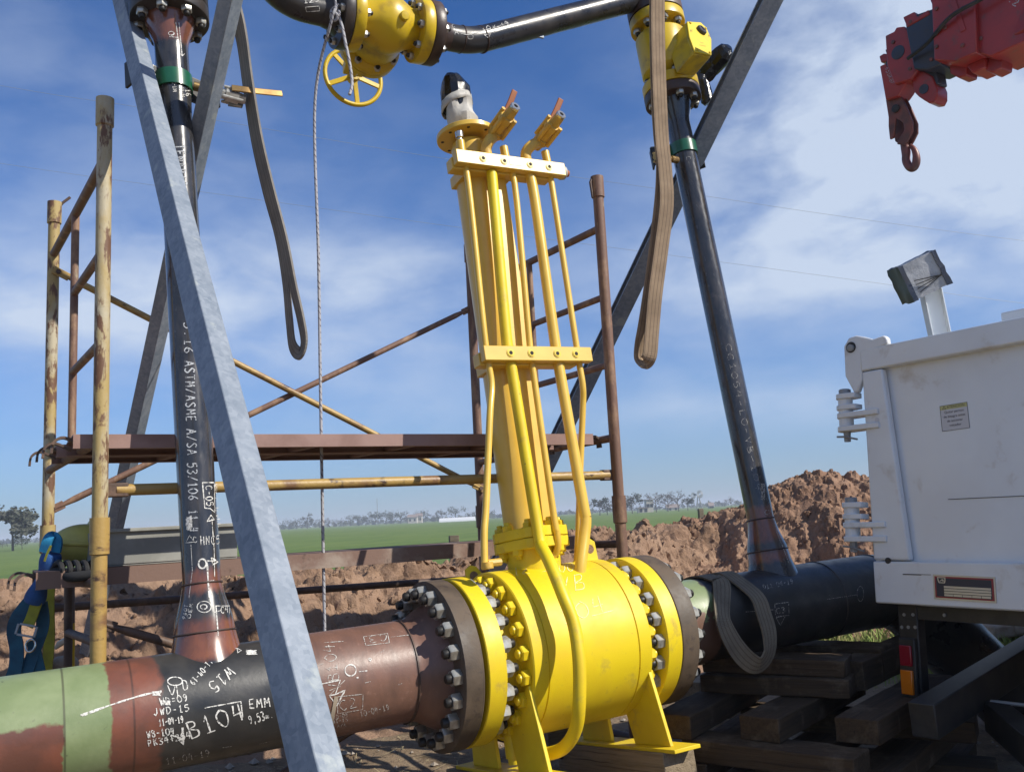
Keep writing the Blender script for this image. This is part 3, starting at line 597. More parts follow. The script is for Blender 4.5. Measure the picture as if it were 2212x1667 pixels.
ink.line([(174, 1544), (230, 1525), (300, 1503), (349, 1492)], .003, True); ink.line([(178, 1546), (225, 1528)], .002)
ink.blob(338, 1497, 12, 5, .0016, 14); ink.ring(378, 1471, 16, 9, .0022); ink.line([(362, 1480), (372, 1500), (380, 1478), (384, 1506)], .0016, True); ink.text('D', 393, 1490, 409, 1487, 20, .0018)
ink.text('WD=09', 345, 1524, 407, 1513, 16, .0018); ink.blob(360, 1517, 10, 6, .0014, 12)
ink.text('JWD-15', 331, 1545, 411, 1535, 15, .0018); ink.text('11-04-19', 343, 1567, 397, 1559, 14, .0016); ink.text('WB-104', 317, 1593, 378, 1584, 15, .0018); ink.text('PK34+254', 319, 1612, 414, 1592, 14, .0018)
ink.line([(368, 1587), (383, 1590), (396, 1606), (394, 1570)], .0035); ink.line([(383, 1590), (398, 1597)], .0035)
ink.text('B104', 408, 1598, 535, 1550, 38, .0026, .04); ink.line([(442, 1528), (520, 1514)], .002); ink.line([(520, 1514), (524, 1548)], .002)
ink.text('EMM', 536, 1530, 586, 1524, 19, .002); ink.text('9,53m.', 538, 1563, 592, 1549, 18, .0018)
ink.text('11-04-19', 452, 1421, 408, 1473, 13, .0016); ink.text('W15', 496, 1437, 446, 1481, 24, .0022)
ink.line([(472, 1380), (476, 1411)], .002); ink.line([(463, 1413), (490, 1414), (475, 1427)], .002, closed=True)
ink.line([(492, 1382), (502, 1396), (514, 1403)], .002); ink.line([(513, 1400), (521, 1405), (513, 1410)], .0018, closed=True); ink.blob(543, 1409, 14, 6, .0018, 34)
ink.line([(672, 1481), (735, 1468), (724, 1499), (745, 1490), (727, 1523), (711, 1501), (724, 1499)], .0024)
ink.ring(757, 1447, 12, 12, .0024); ink.line([(775, 1450), (793, 1448)], .002); ink.line([(770, 1464), (774, 1462)], .003); ink.ring(799, 1424, 2.5, 2.5, .003)
ink.build(spool)
thin = Ink(pipe_surf); thin.text('VB104', 736, 1492, 722, 1388, 25, .0018); thin.line([(701, 1388), (742, 1385)], .0016); thin.line([(712, 1500), (745, 1468)], .0014)
thin.text('11-04-19', 358, 1650, 455, 1631, 14, .0011); thin.line([(785, 1375), (837, 1368), (841, 1388), (790, 1394)], .0014, closed=True); thin.text('C3', 838, 1369, 792, 1375, 14, .0015); thin.line([(843, 1376), (886, 1371)], .0014)
thin.line([(729, 1504), (784, 1498), (783, 1531), (729, 1540)], .0013, closed=True); thin.text('C2', 732, 1534, 774, 1526, 22, .0016); thin.text('10-04-19', 778, 1547, 842, 1531, 12, .0013)
thin.text('ID-04', 720, 1552, 752, 1546, 8, .001); thin.text('WT-15', 718, 1562, 752, 1556, 8, .001); thin.text('A/A', 728, 1570, 748, 1567, 7, .001)
for q in ((820, 1410, 830, 1404), (788, 1474, 800, 1471), (680, 1440, 700, 1432), (560, 1605, 590, 1598), (480, 1613, 500, 1610), (860, 1478, 868, 1475)): thin.line([(q[0], q[1]), (q[2], q[3])], .001)
thin.build(spool, 'chalk_thin')
rs = riser_surf(T1, RL); st_ = Ink(rs)
st_.text('5.16', 397, 694, 399, 766, 19, .0022, .02); st_.text('ASTM/ASME', 399, 778, 403, 912, 20, .0022, .02); st_.text('A/SA', 403, 925, 405, 984, 20, .0022, .02); st_.text('53/106', 405, 998, 408, 1082, 20, .0022, .02); st_.text('TENARIS', 377, 312, 384, 404, 20, .0022, .02)
st_.text('11 4', 408, 1100, 411, 1150, 18, .002, .02); st_.build(spool, 'stencil', 'stencil_lettering')
ri = Ink(rs); ri.line([(437, 1042), (462, 1042), (463, 1106), (453, 1098), (442, 1097)], .0018, closed=True); ri.text('C-05', 443, 1048, 446, 1094, 14, .002)
ri.text('WRC7', 461, 1044, 463, 1080, 7, .0012); ri.text('12.04.19', 464, 1094, 470, 1140, 7, .0012)
ri.line([(455, 1112), (447, 1126), (462, 1122)], .0022, closed=True); ri.line([(457, 1120), (462, 1190), (463, 1245)], .0016); ri.text('HNC5', 432, 1176, 476, 1174, 18, .0014); ri.blob(409, 1130, 7, 17, .0016, 40)
ri.line([(410, 1156), (402, 1172), (420, 1170)], .0014, closed=True); ri.line([(413, 1176), (416, 1232), (409, 1290)], .0012); ri.text('C', 417, 1172, 428, 1170, 12, .0014)
ri.ring(437, 1217, 8, 10, .003); ri.line([(446, 1211), (462, 1211)], .0035); ri.line([(456, 1204), (470, 1213), (459, 1219)], .003, closed=True); ri.line([(447, 1214), (449, 1250), (452, 1290)], .003); ri.line([(440, 1257), (462, 1253)], .002); ri.line([(457, 1280), (459, 1293)], .002)
ri.ring(441, 1310, 15, 12, .0018); ri.ring(440, 1310, 7, 5, .0018); ri.text('C4', 476, 1324, 494, 1322, 14, .0018); ri.line([(465, 1308), (495, 1308), (495, 1326)], .0016); ri.line([(466, 1308), (471, 1372)], .0022); ri.line([(462, 1322), (476, 1318)], .0016)
for txt, x, y, hh in (('W30', 410, 1301, 8), ('1096', 400, 1303, 7)): ri.text(txt, x, y, x - 6, y + 34, hh, .0013)
ri.text('8/W-16', 396, 158, 402, 210, 11, .0018); ri.text('04-11-16', 388, 176, 391, 212, 8, .0014); ri.text('V0-104', 372, 174, 374, 200, 8, .0014)
ri.line([(386, 50), (393, 122)], .0022); ri.line([(380, 50), (384, 84)], .0018); ri.line([(366, 80), (384, 82)], .0018); ri.ring(370, 73, 6, 4, .0018); ri.line([(388, 116), (393, 122), (398, 117)], .0016)
ri.build(spool)
mb = MB(); f = pipe_surf; pr = [f(722 - 10 * k / 5 + 4, 1503 + 52 * k / 5) for k in range(6)]; mb.sweep([p + n_ * .0005 for p, n_ in pr], [(-.006, 0), (.006, 0), (.006, .0008), (-.006, .0008)], [n_ for _, n_ in pr]); mb.build('masking_tape', material('beige_masking_tape', (.40, .33, .24), rough=.7), spool)

# ------------------------------------------------------------------ right spool
sp2 = thing('pipe_spool', 'black line pipe with a tall riser, right of the yellow valve, bending down beyond', 'steel pipe', P(3, -.16, 0))
mb = MB(); mb.lathe(A0, E, [(1.813, .205), (1.85, .185), (1.89, .164), (1.91, .162)] + [(1.91 + 1.14 * k / 16, .162) for k in range(1, 17)], 72, loc=True, ref=N)
mb.build('main_pipe', M['main_pipe'], sp2)
elb = []; Rb = .42
for k in range(11):
    a = radians(45) * k / 10; elb.append(P(3.05 + Rb * sin(a), -Rb * (1 - cos(a)), 0))
dn = (E * cos(radians(45)) - U * sin(radians(45))); elb += [elb[-1] + dn * .5, elb[-1] + dn * 1.15]
mb = MB(); mb.tube(elb, .162, 56); mb.build('elbow', M['black_pipe'], sp2)
mb = MB(); mb.lathe(A0, E, [(1.735, .12), (1.735, .277), (1.738, .280), (1.810, .280), (1.813, .276), (1.815, .19)], 80); mb.build('flange', M['rust_flange'], sp2)
bolt_circle(sp2, ZNUT, P(1.813, 0), E, .240, 20, .5, ref=U, spin=.3)
mb = MB(); mb.lathe(P(T2, 0), U, RR, 48, loc=True, ref=N); mb.build('riser', M['branch_right'], sp2)
mb = MB(); mb.lathe(P(T2, 0), U, [(2.41, .09), (2.413, .1345), (2.416, .1365), (2.457, .1365), (2.46, .134), (2.46, .06)], 56); mb.build('riser_flange', M['brown_pipe'], sp2)
bolt_circle(sp2, DNUT, P(T2, 2.413), -U, .108, 8, .5, ref=E)
for t_ in (2.72, 3.05):
    mb = MB(); mb.tube([P(t_, 0, 0) + (U * cos(a) + N * sin(a)) * .1625 for a in [2 * pi * k / 60 for k in range(60)]], .0035, 6, closed=True); mb.build('weld_seam', M['black_pipe'], sp2)
for u_, r_ in ((.235, .087), (.37, .058)):
    mb = MB(); mb.tube([P(T2, u_, 0) + (E * cos(a) + N * sin(a)) * r_ for a in [2 * pi * k / 40 for k in range(40)]], .0035, 6, closed=True); mb.build('weld_seam', M['brown_pipe'], sp2)
ik = Ink(pipe_surf); ik.text('D11-04-19', 1648, 1273, 1714, 1260, 10, .0014); ik.line([(1673, 1304), (1703, 1300), (1704, 1328), (1675, 1331)], .0014, closed=True); ik.text('C3', 1676, 1326, 1698, 1322, 12, .0014); ik.line([(1676, 1333), (1696, 1329), (1685, 1350)], .0014, closed=True)
ik.line([(1610, 1321), (1672, 1316)], .0012); ik.line([(1785, 1294), (1850, 1284)], .0012); ik.ring(1858, 1282, 7, 16, .0012); ik.build(sp2, 'chalk_thin')
r2 = riser_surf(T2, RR); ik = Ink(r2); ik.text('CC1054-L0-VB-104', 1566, 742, 1634, 1062, 12, .0011); ik.text('C-', 1481, 338, 1484, 356, 10, .0014); ik.blob(1648, 1062, 6, 22, .001, 22); ik.build(sp2, 'chalk_thin')
ik = Ink(r2); pts = [(1672, 1112), (1676, 1145), (1690, 1180), (1703, 1215)]; ik.line(pts, .0018, True); ik.ring(1657, 1106, 5, 5, .0014); ik.build(sp2, 'chalk_thin', 'chalk_line')

# ================================================================== THE BIG YELLOW BALL VALVE
vv = thing('ball_valve', 'big yellow flanged ball valve with a tall extended spindle column, standing on four splayed feet', 'valve', P(TV, -.39, 0))
mb = MB(); BR = .285
prof = [(.957, .12), (.957, .277), (.960, .280), (1.020, .280), (1.023, .276), (1.026, .205), (1.112, .205), (1.116, .281), (1.120, BR), (1.171, BR), (1.1725, BR - .004), (1.1755, BR - .004), (1.177, BR),
        (1.537, BR), (1.5385, BR - .004), (1.5415, BR - .004), (1.543, BR), (1.592, BR), (1.596, BR - .004), (1.600, .205), (1.665, .205), (1.668, .276), (1.671, .280), (1.731, .280), (1.734, .277), (1.734, .12)]
mb.lathe(A0, E, prof, 96); mb.build('body', M['yellow'], vv, ang=30)
mb = MB(); mb.lathe(A0, E, [(1.7335, .19), (1.736, .19)], 48); mb.build('gasket', M['gasket'], vv)
bolt_circle(vv, ZNUT, P(1.026, 0), E, .243, 20, .5, ref=U, spin=.3); bolt_circle(vv, ZNUT, P(1.668, 0), -E, .243, 20, .5, ref=U, spin=.3)
bolt_circle(vv, YNUT, P(1.114, 0), -E, .247, 20, 0, ref=U, name='cover_nut', spin=.3); bolt_circle(vv, YNUT, P(1.598, 0), E, .247, 20, 0, ref=U, name='cover_nut', spin=.3)
# bonnet: round neck, two stacked lobed plates, nuts
mb = MB(); mb.lathe(P(TV, 0), U, [(.20, .10), (.345, .10)], 40); mb.build('bonnet_neck', M['yellow'], vv)
def lobed(u0, u1, grow=0):
    pts = []
    for k in range(48):
        a = 2 * pi * k / 48; r = .128 + grow + .012 * (1 if cos(4 * a) > .3 else 0); pts.append(P(TV, u0) + (E * cos(a + .4) + N * sin(a + .4)) * r)
    return pts
mb = MB(); mb.prism(lobed(.345, 0), U * .036); mb.prism(lobed(.384, 0), U * .036); mb.lathe(P(TV, 0), U, [(.380, .122), (.385, .122)], 40); mb.build('bonnet_flange', M['yellow'], vv, bevel=.002)
bolt_circle(vv, YNUT2, P(TV, .420), U, .110, 8, .3, ref=E, name='bonnet_nut'); bolt_circle(vv, YNUT2, P(TV, .345), -U, .110, 8, .3, ref=E, name='bonnet_nut')
# spindle column
TS = 1.315
mb = MB(); mb.lathe(P(TS, 0), U, [(.40, .076), (1.99, .076), (2.0, .076), (2.02, .07)], 48); col = mb.build('spindle_column', M['yellow_flare'], vv)
mb = MB(); mb.box(P(TS + .058, 1.14, .058), E, N, U, .085, .05, 1.40); mb.build('stiffener_bar', M['yellow_flare'], vv, bevel=.004)
mb = MB(); mb.prism([P(TS, .42, .07), P(TS, .42, .115), P(TS, .52, .075)], E * .008); mb.build('rib', M['yellow'], vv)
mb = MB(); mb.lathe(P(TS - .005, 0), U, [(2.04, .07), (2.042, .123), (2.045, .126), (2.062, .126), (2.065, .123), (2.065, .03)], 56); tf = mb.build('top_flange', M['yellow_flare'], vv)
mb = MB()
for k in range(8):
    a = 2 * pi * (k + .5) / 8; mb.lathe(P(TS - .005, 2.0405) + (E * cos(a) + N * sin(a)) * .103, U, [(0, .007), (.001, .007)], 12)
mb.build('bolt_hole', M['gasket'], tf)
# wrapped spindle end
mb = MB(); pr = []
for k in range(9):
    u_ = 2.064 + .140 * k / 8; pr.append((u_, .062 + .006 * noise.noise(V((k * .9, 1, 0)))))
mb.lathe(P(TS - .02, 0), U, pr, 32)
for i in range(len(mb.v)): mb.v[i] += (mb.v[i] - P(TS - .02, tun(mb.v[i])[1])) * .28 * noise.noise(mb.v[i] * 22)
tw = mb.build('tape_wrapping', M['tape'], vv, ang=25)
mb = MB(); mb.lathe(P(TS - .03, 0), U, [(2.16, .045), (2.175, .058), (2.19, .063), (2.215, .067), (2.27, .062), (2.315, .05), (2.34, .034), (2.345, .01)], 13)
for i in range(len(mb.v)): mb.v[i] += (mb.v[i] - P(TS - .03, tun(mb.v[i])[1])) * .22 * noise.noise(mb.v[i] * 17) + U * .012 * noise.noise(mb.v[i] * 30)
mb.build('black_plastic_cap', M['black_bag'], vv, ang=14)
mb = MB()
for k in range(30):
    a = .6 + 2 * pi * k / 30; mb.v.append(P(TS - .03, 2.185 + .022 * sin(a + .8) + .008 * noise.noise(V((k * .8, 0, 0)))) + (E * cos(a) + N * sin(a)) * (.068 + .005 * noise.noise(V((k * .7, 5, 0)))))
    mb.v.append(P(TS - .03, 2.222 + .018 * sin(a + .8)) + (E * cos(a) + N * sin(a)) * (.067 + .006 * noise.noise(V((k * .9, 9, 0)))))
mb.f += [(2 * k, 2 * ((k + 1) % 30), 2 * ((k + 1) % 30) + 1, 2 * k + 1) for k in range(30)]
o = mb.build('tape_band', M['tape'], vv, ang=25); sm_ = o.modifiers.new('thick', 'SOLIDIFY'); sm_.thickness = .003
# two clamps round the column
def clampbar(uc, t0, t1, lab):
    mb = MB(); mb.box(P((t0 + t1) / 2, uc, .139), E, N, U, t1 - t0, .036, .058)
    mb.box(P((t0 + t1) / 2 - .03, uc - .012, .094), E, N, U, t1 - t0 - .05, .050, .050); mb.box(P(TS - .06, uc - .012, .02), E, N, U, .05, .14, .048); mb.box(P(TS + .10, uc - .012, .02), E, N, U, .05, .14, .048)
    o = mb.build('clamp_bar', M['yellow_flare'], vv, bevel=.003)
    for f_ in (.23, .42, .66, .84):
        t_ = t0 + (t1 - t0) * f_; s = MB(); s.lathe(P(t_, uc, .157), N, [(0, .0165), (.002, .0165), (.002, .013), (.004, .013), (.0042, .002)], 18); a = s.build('socket_screw', M['yellow_bolt'], o)
        h = MB(); h.lathe(P(t_, uc, .1613), N, [(0, .008), (.0006, .008)], 6); h.build('hex_socket', M['gasket'], o)
    return o
cb1 = clampbar(1.868, 1.165, 1.665, 'top'); cb2 = clampbar(1.062, 1.165, 1.640, 'mid')
s = MB(); s.lathe(P(1.665, 1.868, .125), E, [(-.005, .03), (.012, .028), (.02, .018)], 16); s.build('taped_end', M['tape'], cb1)
s = MB(); s.lathe(P(1.685, 1.868, .125), E, [(-.002, .018), (.012, .014)], 14); s.build('orange_plug', M['orange'], cb1)
s = MB(); s.box(P(1.43, 1.872, .1575), E, N, U, .06, .002, .032); s.build('white_tag', M['label'], cb1)
# vent and grease tubes
def vt(path, r, name='vent_tube', n=6): mb = MB(); mb.tube(catmull(path, n), r, 16); return mb.build(name, M['yellow' if name == 'drain_tube' else 'yellow_flare'], vv)
nv = .120
def L(x, y, n_=nv): return px(x, y, n_)
vt([L(996, 330), L(1012, 400), L(1046, 720), L(1056, 790), L(1062, 835), L(1058, 900, .14), L(1050, 1090, .16), L(1046, 1150, .17), L(1047, 1228, .18)], .0125)
vt([L(1062, 372), L(1093, 720), L(1104, 790), L(1163, 1150, .14), L(1170, 1180, .18), L(1187, 1214, .26), L(1216, 1285, .335), L(1240, 1350, .365), L(1251, 1430, .38), L(1251, 1520, .365), L(1243, 1575, .32), L(1220, 1612, .26), L(1190, 1626, .19), L(1165, 1626, .12)], .0215, 'drain_tube')
vt([L(1090, 345), L(1112, 400), L(1142, 720), L(1150, 790), L(1195, 1105, .13), L(1203, 1150, .13), L(1205, 1180, .12), L(1197, 1198, .10), L(1180, 1205, .09)], .0125)
vt([L(1142, 372), L(1155, 430), L(1196, 720), L(1207, 790), L(1258, 1080, .13), L(1265, 1120, .13), L(1262, 1160, .13), L(1255, 1215, .14), L(1253, 1243, .14)], .0215)
vt([L(1182, 352), L(1192, 400), L(1241, 720), L(1252, 790), L(1259, 835), L(1259, 880, .10), L(1254, 1000, .07), L(1250, 1130, .05), L(1246, 1215, .03)], .0125)
def stub(x0, y0, x1, y1, cap): 
    mb = MB(); mb.tube([L(x0, y0), L(x1, y1)], .017, 14); o = mb.build('tube_union', M['yellow_flare'], vv)
    if cap: s = MB(); d = (L(x1, y1) - L(x0, y0)).normalized(); s.tube([L(x1, y1), L(x1, y1) + d * .012, L(x1, y1) + d * .014, L(x1, y1) + d * .038, L(x1, y1) + d * .042], [.009, .009, .016, .017, .009], 14); s.build('plated_cap', M['chrome'], o)
stub(999, 342, 994, 305, True); stub(1093, 345, 1088, 318, False); stub(1183, 355, 1177, 328, False)
# two little ball valves at the head
def head_valve(cx, cy, elbow, hx, hy):
    n0 = .17; c = px(cx, cy, n0); dv = (N * .93 + E * .14 + U * .26).normalized(); hd = (px(hx, hy, n0 - .03) - c).normalized()
    mb = MB(); mb.lathe(c, dv, [(-.085, .020), (-.06, .024), (-.055, .031), (-.028, .033), (-.026, .027), (.022, .027), (.024, .033), (.05, .032), (.053, .024), (.075, .022), (.098, .021)], 8)
    for a in (0, 1, 2, 3):
        u1, u2 = frame_of(dv); o_ = c + (u1 * cos(a * pi / 2 + .5) + u2 * sin(a * pi / 2 + .5)) * .036; mb.tube([o_ - dv * .04, o_ + dv * .062], .0085, 8)
    b = mb.build('head_valve', M['yellow_cast'], vv, ang=30)
    s = MB(); s.lathe(c, dv, [(.098, .0185), (.0985, .021), (.107, .0215), (.110, .019), (.110, .009), (.104, .0085)], 24, caps=False); s.build('plated_outlet', M['chrome'], b)
    s = MB(); s.lathe(c, dv, [(.1035, .0087), (.104, .002)], 12); s.build('outlet_bore', M['gasket'], b)
    st0 = c + hd * .02; s = MB(); s.tube([c, c + hd * .06], .011, 10); s.build('valve_stem', M['yellow_cast'], b)
    e = px(hx, hy, n0 + .03); k0 = c + hd * .045; mid = k0.lerp(e, .28) + U * .004; wd = hd.cross(dv).normalized()
    s = MB(); pts = [k0, mid, k0.lerp(e, .6), e]; s.sweep(catmull(pts, 5), [(-.0125, -.004), (.0125, -.004), (.0125, .004), (-.0125, .004)], [dv] * 16); s.build('lever_handle', M['orange'], b, bevel=.003)
    mb = MB(); mb.tube(catmull([L(*elbow[0]), L(*elbow[1], .125), px(*elbow[2], .135), c - dv * .05], 7), .0225, 14); mb.build('feed_elbow', M['yellow_cast'], b)
head_valve(1083, 272, ((1056, 352), (1050, 325), (1056, 306)), 1112, 196); head_valve(1181, 288, ((1139, 360), (1136, 332), (1148, 315)), 1212, 214)
# feet
for t_, nm in ((1.105, 'l'), (1.580, 'r')):
    mb = MB()
    mb.prism([P(t_, -.10, .245), P(t_, -.375, .305), P(t_, -.375, .10), P(t_, -.22, .06)], E * .014); mb.prism([P(t_, -.20, -.06), P(t_, -.375, -.05), P(t_, -.375, -.25), P(t_, -.10, -.225)], E * .014)
    mb.box(P(t_ + .02, -.3815, .02), E, N, U, .11, .70, .013); mb.build('foot', M['yellow'], vv, bevel=.002)
def lug(t0, n0, u0, s=1):
    mb = MB(); pts = [P(t0 - .055 * s, u0), P(t0 + .03 * s, u0 - .01)]
    pts = [P(t0 + (-.075 + .0) * s, u0 - .005, n0), P(t0 - .03 * s, u0 + .045, n0), P(t0 - .008 * s, u0 + .075, n0), P(t0 + .015 * s, u0 + .082, n0), P(t0 + .035 * s, u0 + .068, n0), P(t0 + .04 * s, u0 - .02, n0)]
    mb.prism(pts, N * .018); o = mb.build('lifting_lug', M['yellow'], vv, bevel=.003)
    h = MB(); h.lathe(P(t0 + .008 * s, u0 + .042, n0 + .0182), N, [(0, .017), (.0006, .017)], 16); h.build('lug_hole', M['bank'], o)
lug(1.555, .02, .282); lug(1.150, -.14, .243, -1)
mb = MB(); mb.lathe(P(1.125, -.285, .05), -U, [(-.03, .032), (.05, .032), (.05, .026), (.07, .026)], 20); mb.build('drain_boss', M['yellow'], vv)
mb = MB(); mb.lathe(px(1053, 1222, .19), U, [(-.01, .02), (.012, .02)], 16); mb.lathe(px(1065, 1215, .17), E, [(-.02, .013), (.03, .013)], 8); mb.build('grease_fitting', M['yellow_cast'], vv)
ys = Ink(on_cyl(A0, E, BR)); ys.text('12"', 1106, 1243, 1168, 1236, 24, .0016); ys.text('-600#', 1170, 1246, 1262, 1227, 20, .0016); ys.text('VB', 1204, 1282, 1270, 1272, 34, .0018); ys.text('104', 1212, 1350, 1312, 1316, 34, .002); ys.line([(1278, 1330), (1324, 1318)], .0015); ys.build(vv, 'chalk_yellow')

# ================================================================== CLAMPS AND LITTLE VALVES ON THE RISERS
def clamp(t0, u0, h, lugs, label):
    c = thing('pipe_clamp', label, 'clamp', P(t0, u0, 0)); mb = MB(); mb.lathe(P(t0, 0), U, [(u0, .0585), (u0, .0645), (u0 + h, .0645), (u0 + h, .0585)], 40, caps=False); mb.build('strap_ring', M['green'], c)
    for d, w_ in lugs:
        d = d.normalized(); s = d.cross(U).normalized(); mb = MB(); b0 = P(t0, u0 + h / 2)
        mb.box(b0 + d * .105 + s * .012, d, s, U, .10, .009, h + .035); mb.box(b0 + d * .150 + s * .03 - U * .005, d, s, U, .009, .045, h + .035); o = mb.build('lug_plate', M['chassis'], c, bevel=.001)
        e = MB(); e.box(b0 + d * .105 + s * .012 + U * (h / 2 + .0195), d, s, U, .092, .0085, .004); e.build('lit_edge_strip', M['chrome'], o)  # pale strip paints the sunlight along the lug's top edge
        for k in (.085, .13):
            z = MB(); z.lathe(b0 + d * k + s * .008, s, [(-.02, .008), (-.012, .012), (-.002, .012)], 6); z.build('clamp_bolt', M['zinc'], o)
    return c
clamp(T1, 2.068, .062, [(-E * .85 + N * .4, 0), (E * .75 - N * .35, 0)], 'green strap clamp with dark lug plates, on the riser of the chalk-marked pipe')
clamp(T2, 2.125, .058, [(E * .8 - N * .5, 0), (-E * .8 - N * .5, 0)], 'green strap clamp on the dark right-hand riser, below the yellow plug valve')
def small_valve(p0, p1, p2, hpts, label, box):
    c = thing('ball_valve', label, 'small valve', p1); d = (p1 - p0).normalized(); mb = MB(); mb.tube([p0, p1], .0115, 14); mb.tube([p0, p0 + d * .05], .0165, 12); mb.build('nipple', M['brass'], c)
    mb = MB(); mb.lathe(p1, d, [(-.01, .016), (0, .020), (.012, .020), (.014, .026), (.06, .026), (.062, .019), (.085, .018)], 8)
    a, b = frame_of(d)
    for k in range(4): mb.tube([p1 + (a * cos(k * pi / 2 + .7) + b * sin(k * pi / 2 + .7)) * .027 + d * .005, p1 + (a * cos(k * pi / 2 + .7) + b * sin(k * pi / 2 + .7)) * .027 + d * .075], .006, 8)
    mb.build('valve_body', M['zinc' if box else 'brass'], c, ang=30)
    mb = MB(); mb.sweep(catmull(hpts, 5), [(-.012, -.003), (.012, -.003), (.012, .003), (-.012, .003)], [N] * 40); mb.build('lever_handle', M['brass'], c, bevel=.002)
    return c
q0 = px(418, 186, .02); q1 = px(478, 202, .02)
c = small_valve(q0, q1, None, [px(500, 190, .05), px(530, 194, .055), px(560, 198, .055), px(610, 203, .055)], 'plated little ball valve with a bronze lever, sticking out of the left riser', True)
mb = MB(); mb.box(px(508, 216, .0), E, N, U, .05, .02, .05); mb.build('stop_tab', M['galv'], c)
q0 = px(1462, 346, .03); q1 = px(1440, 342, .05)
small_valve(q0, q1, None, [px(1428, 348, .09), px(1431, 360, .09), px(1434, 384, .09)], 'bronze coloured little ball valve with hanging lever beside the right riser', False)

# ================================================================== BYPASS: pipes, gate valve, plug valves
by = thing('bypass_pipe', 'black bypass elbow coming down from the left riser to the overhead gate valve', 'steel pipe', P(.5, 2.6, 0))
path = catmull([P(.158, 2.94), P(.172, 3.02), P(.23, 3.075), P(.32, 3.06), P(.385, 2.97), P(.44, 2.83), P(.50, 2.68), P(.56, 2.585), P(.64, 2.54), P(.74, 2.532)], 6)
mb = MB(); mb.tube(path, .0572, 32); mb.build('elbow_pipe', M['black_pipe'], by)
mb = MB(); mb.lathe(P(0, 2.532), E, [(.735, .0572), (.77, .066), (.79, .085), (.795, .13), (.798, .132), (.832, .132), (.835, .13), (.835, .06)], 48); mb.build('flange', M['dark_flange'], by)
mb = MB(); mb.lathe(P(T1, 0), U, [(2.995, .06), (2.965, .085), (2.96, .1345), (2.92, .1365), (2.917, .06)], 48); mb.build('flange', M['dark_flange'], by)
bolt_circle(by, DNUT2, P(.797, 2.532), -E, .105, 8, .5, ref=U)
bp = thing('bypass_pipe', 'dark sloping bypass pipe running up from the gate valve to the right riser', 'steel pipe', P(1.8, 2.7, 0))
mb = MB(); mb.tube(catmull([P(1.26, 2.532), P(1.36, 2.533), P(1.44, 2.552), P(1.53, 2.590), P(1.82, 2.722), P(2.18, 2.886), P(2.33, 2.955), P(2.41, 3.0), P(2.46, 3.03), P(2.482, 3.02), P(2.486, 2.99)], 6), .0565, 32); mb.build('pipe', M['black_pipe'], bp)
mb = MB(); mb.lathe(P(0, 2.532), E, [(1.180, .06), (1.180, .13), (1.183, .132), (1.222, .132), (1.225, .13), (1.235, .085), (1.262, .062), (1.29, .0565)], 48); mb.build('flange', M['brown_pipe'], bp)
for t_, u_ in ((1.35, 2.533), (1.45, 2.553)):
    mb = MB(); d = (E if t_ < 1.4 else (E * .92 + U * .38)).normalized(); a, b = frame_of(d); mb.tube([P(t_, u_) + (a * cos(k * pi / 16) + b * sin(k * pi / 16)) * .057 for k in range(32)], .003, 6, closed=True); mb.build('weld_seam', M['brown_pipe'], bp)
bolt_circle(bp, DNUT2, P(1.223, 2.532), E, .105, 8, .5, ref=U)
mb = MB(); mb.lathe(P(T2, 0), U, [(2.985, .06), (2.955, .085), (2.945, .1345), (2.942, .1365), (2.89, .1365), (2.887, .06)], 48); mb.build('flange', M['brown_pipe'], bp)
mb = MB(); mb.box(px(1167, 76, .0), E, N, U, .03, .01, .03); mb.build('hanging_tag', M['galv'], bp)
ik = Ink(on_cyl(P(0, 2.532), E, .0572)); ik.text('123', 655, 8, 690, 4, 8, .0016); ik.line([(660, 16), (690, 14), (690, 24), (662, 26)], .0012, closed=True); ik.build(by, 'chalk')
dS = (P(2.18, 2.886) - P(1.53, 2.59)).normalized(); ik = Ink(on_cyl(P(1.53, 2.59), dS, .0565)); ik.text('A0', 1042, 72, 1062, 66, 12, .0016); ik.line([(985, 72), (1010, 76), (1042, 68), (1060, 62)], .002); ik.text('K-19', 1066, 68, 1100, 56, 11, .0014); ik.line([(1063, 62), (1098, 50), (1100, 60), (1066, 71)], .0012, closed=True); ik.line([(1046, 76), (1060, 74), (1054, 82)], .0018, closed=True); ik.build(bp, 'chalk')
ik = Ink(on_cyl(P(1.3, 2.533), E, .0572)); ik.ring(1016, 80, 6, 5, .0018); ik.text('A', 980, 76, 992, 74, 10, .0016); ik.text('Ca', 975, 60, 992, 58, 6, .001); ik.build(bp, 'chalk')

gv = thing('gate_valve', 'yellow overhead gate valve with a five-spoke handwheel on its far side', 'valve', P(1.0, 2.53, 0))
mb = MB(); mb.lathe(P(0, 2.532), E, [(.838, .06), (.838, .13), (.841, .132), (.880, .132), (.883, .13), (.886, .078), (.91, .08), (.945, .10), (.985, .118), (1.02, .120), (1.06, .108), (1.10, .085), (1.128, .078), (1.131, .13), (1.134, .132), (1.174, .132), (1.177, .13), (1.177, .06)], 56)
body = mb.build('body', M['yellow_old'], gv)
WD = (-N * .986 + U * .12).normalized(); wc = P(1.005, 2.532)
mb = MB(); mb.lathe(wc, WD, [(.0, .112), (.12, .112), (.15, .105), (.165, .128), (.168, .130), (.190, .130), (.191, .124), (.194, .124), (.195, .130), (.218, .130), (.221, .126), (.25, .085), (.28, .06), (.33, .05), (.335, .03), (.42, .028)], 40)
mb.build('bonnet', M['yellow_old'], gv)
a, b = frame_of(WD)
for k in range(2): mb = MB(); s = a if k else -a; mb.prism([wc + WD * .25 + s * .055 - b * .02, wc + WD * .25 + s * .075 - b * .02, wc + WD * .42 + s * .045 - b * .02, wc + WD * .42 + s * .02 - b * .02], b * .04); mb.build('yoke_arm', M['yellow_old'], gv, bevel=.003)
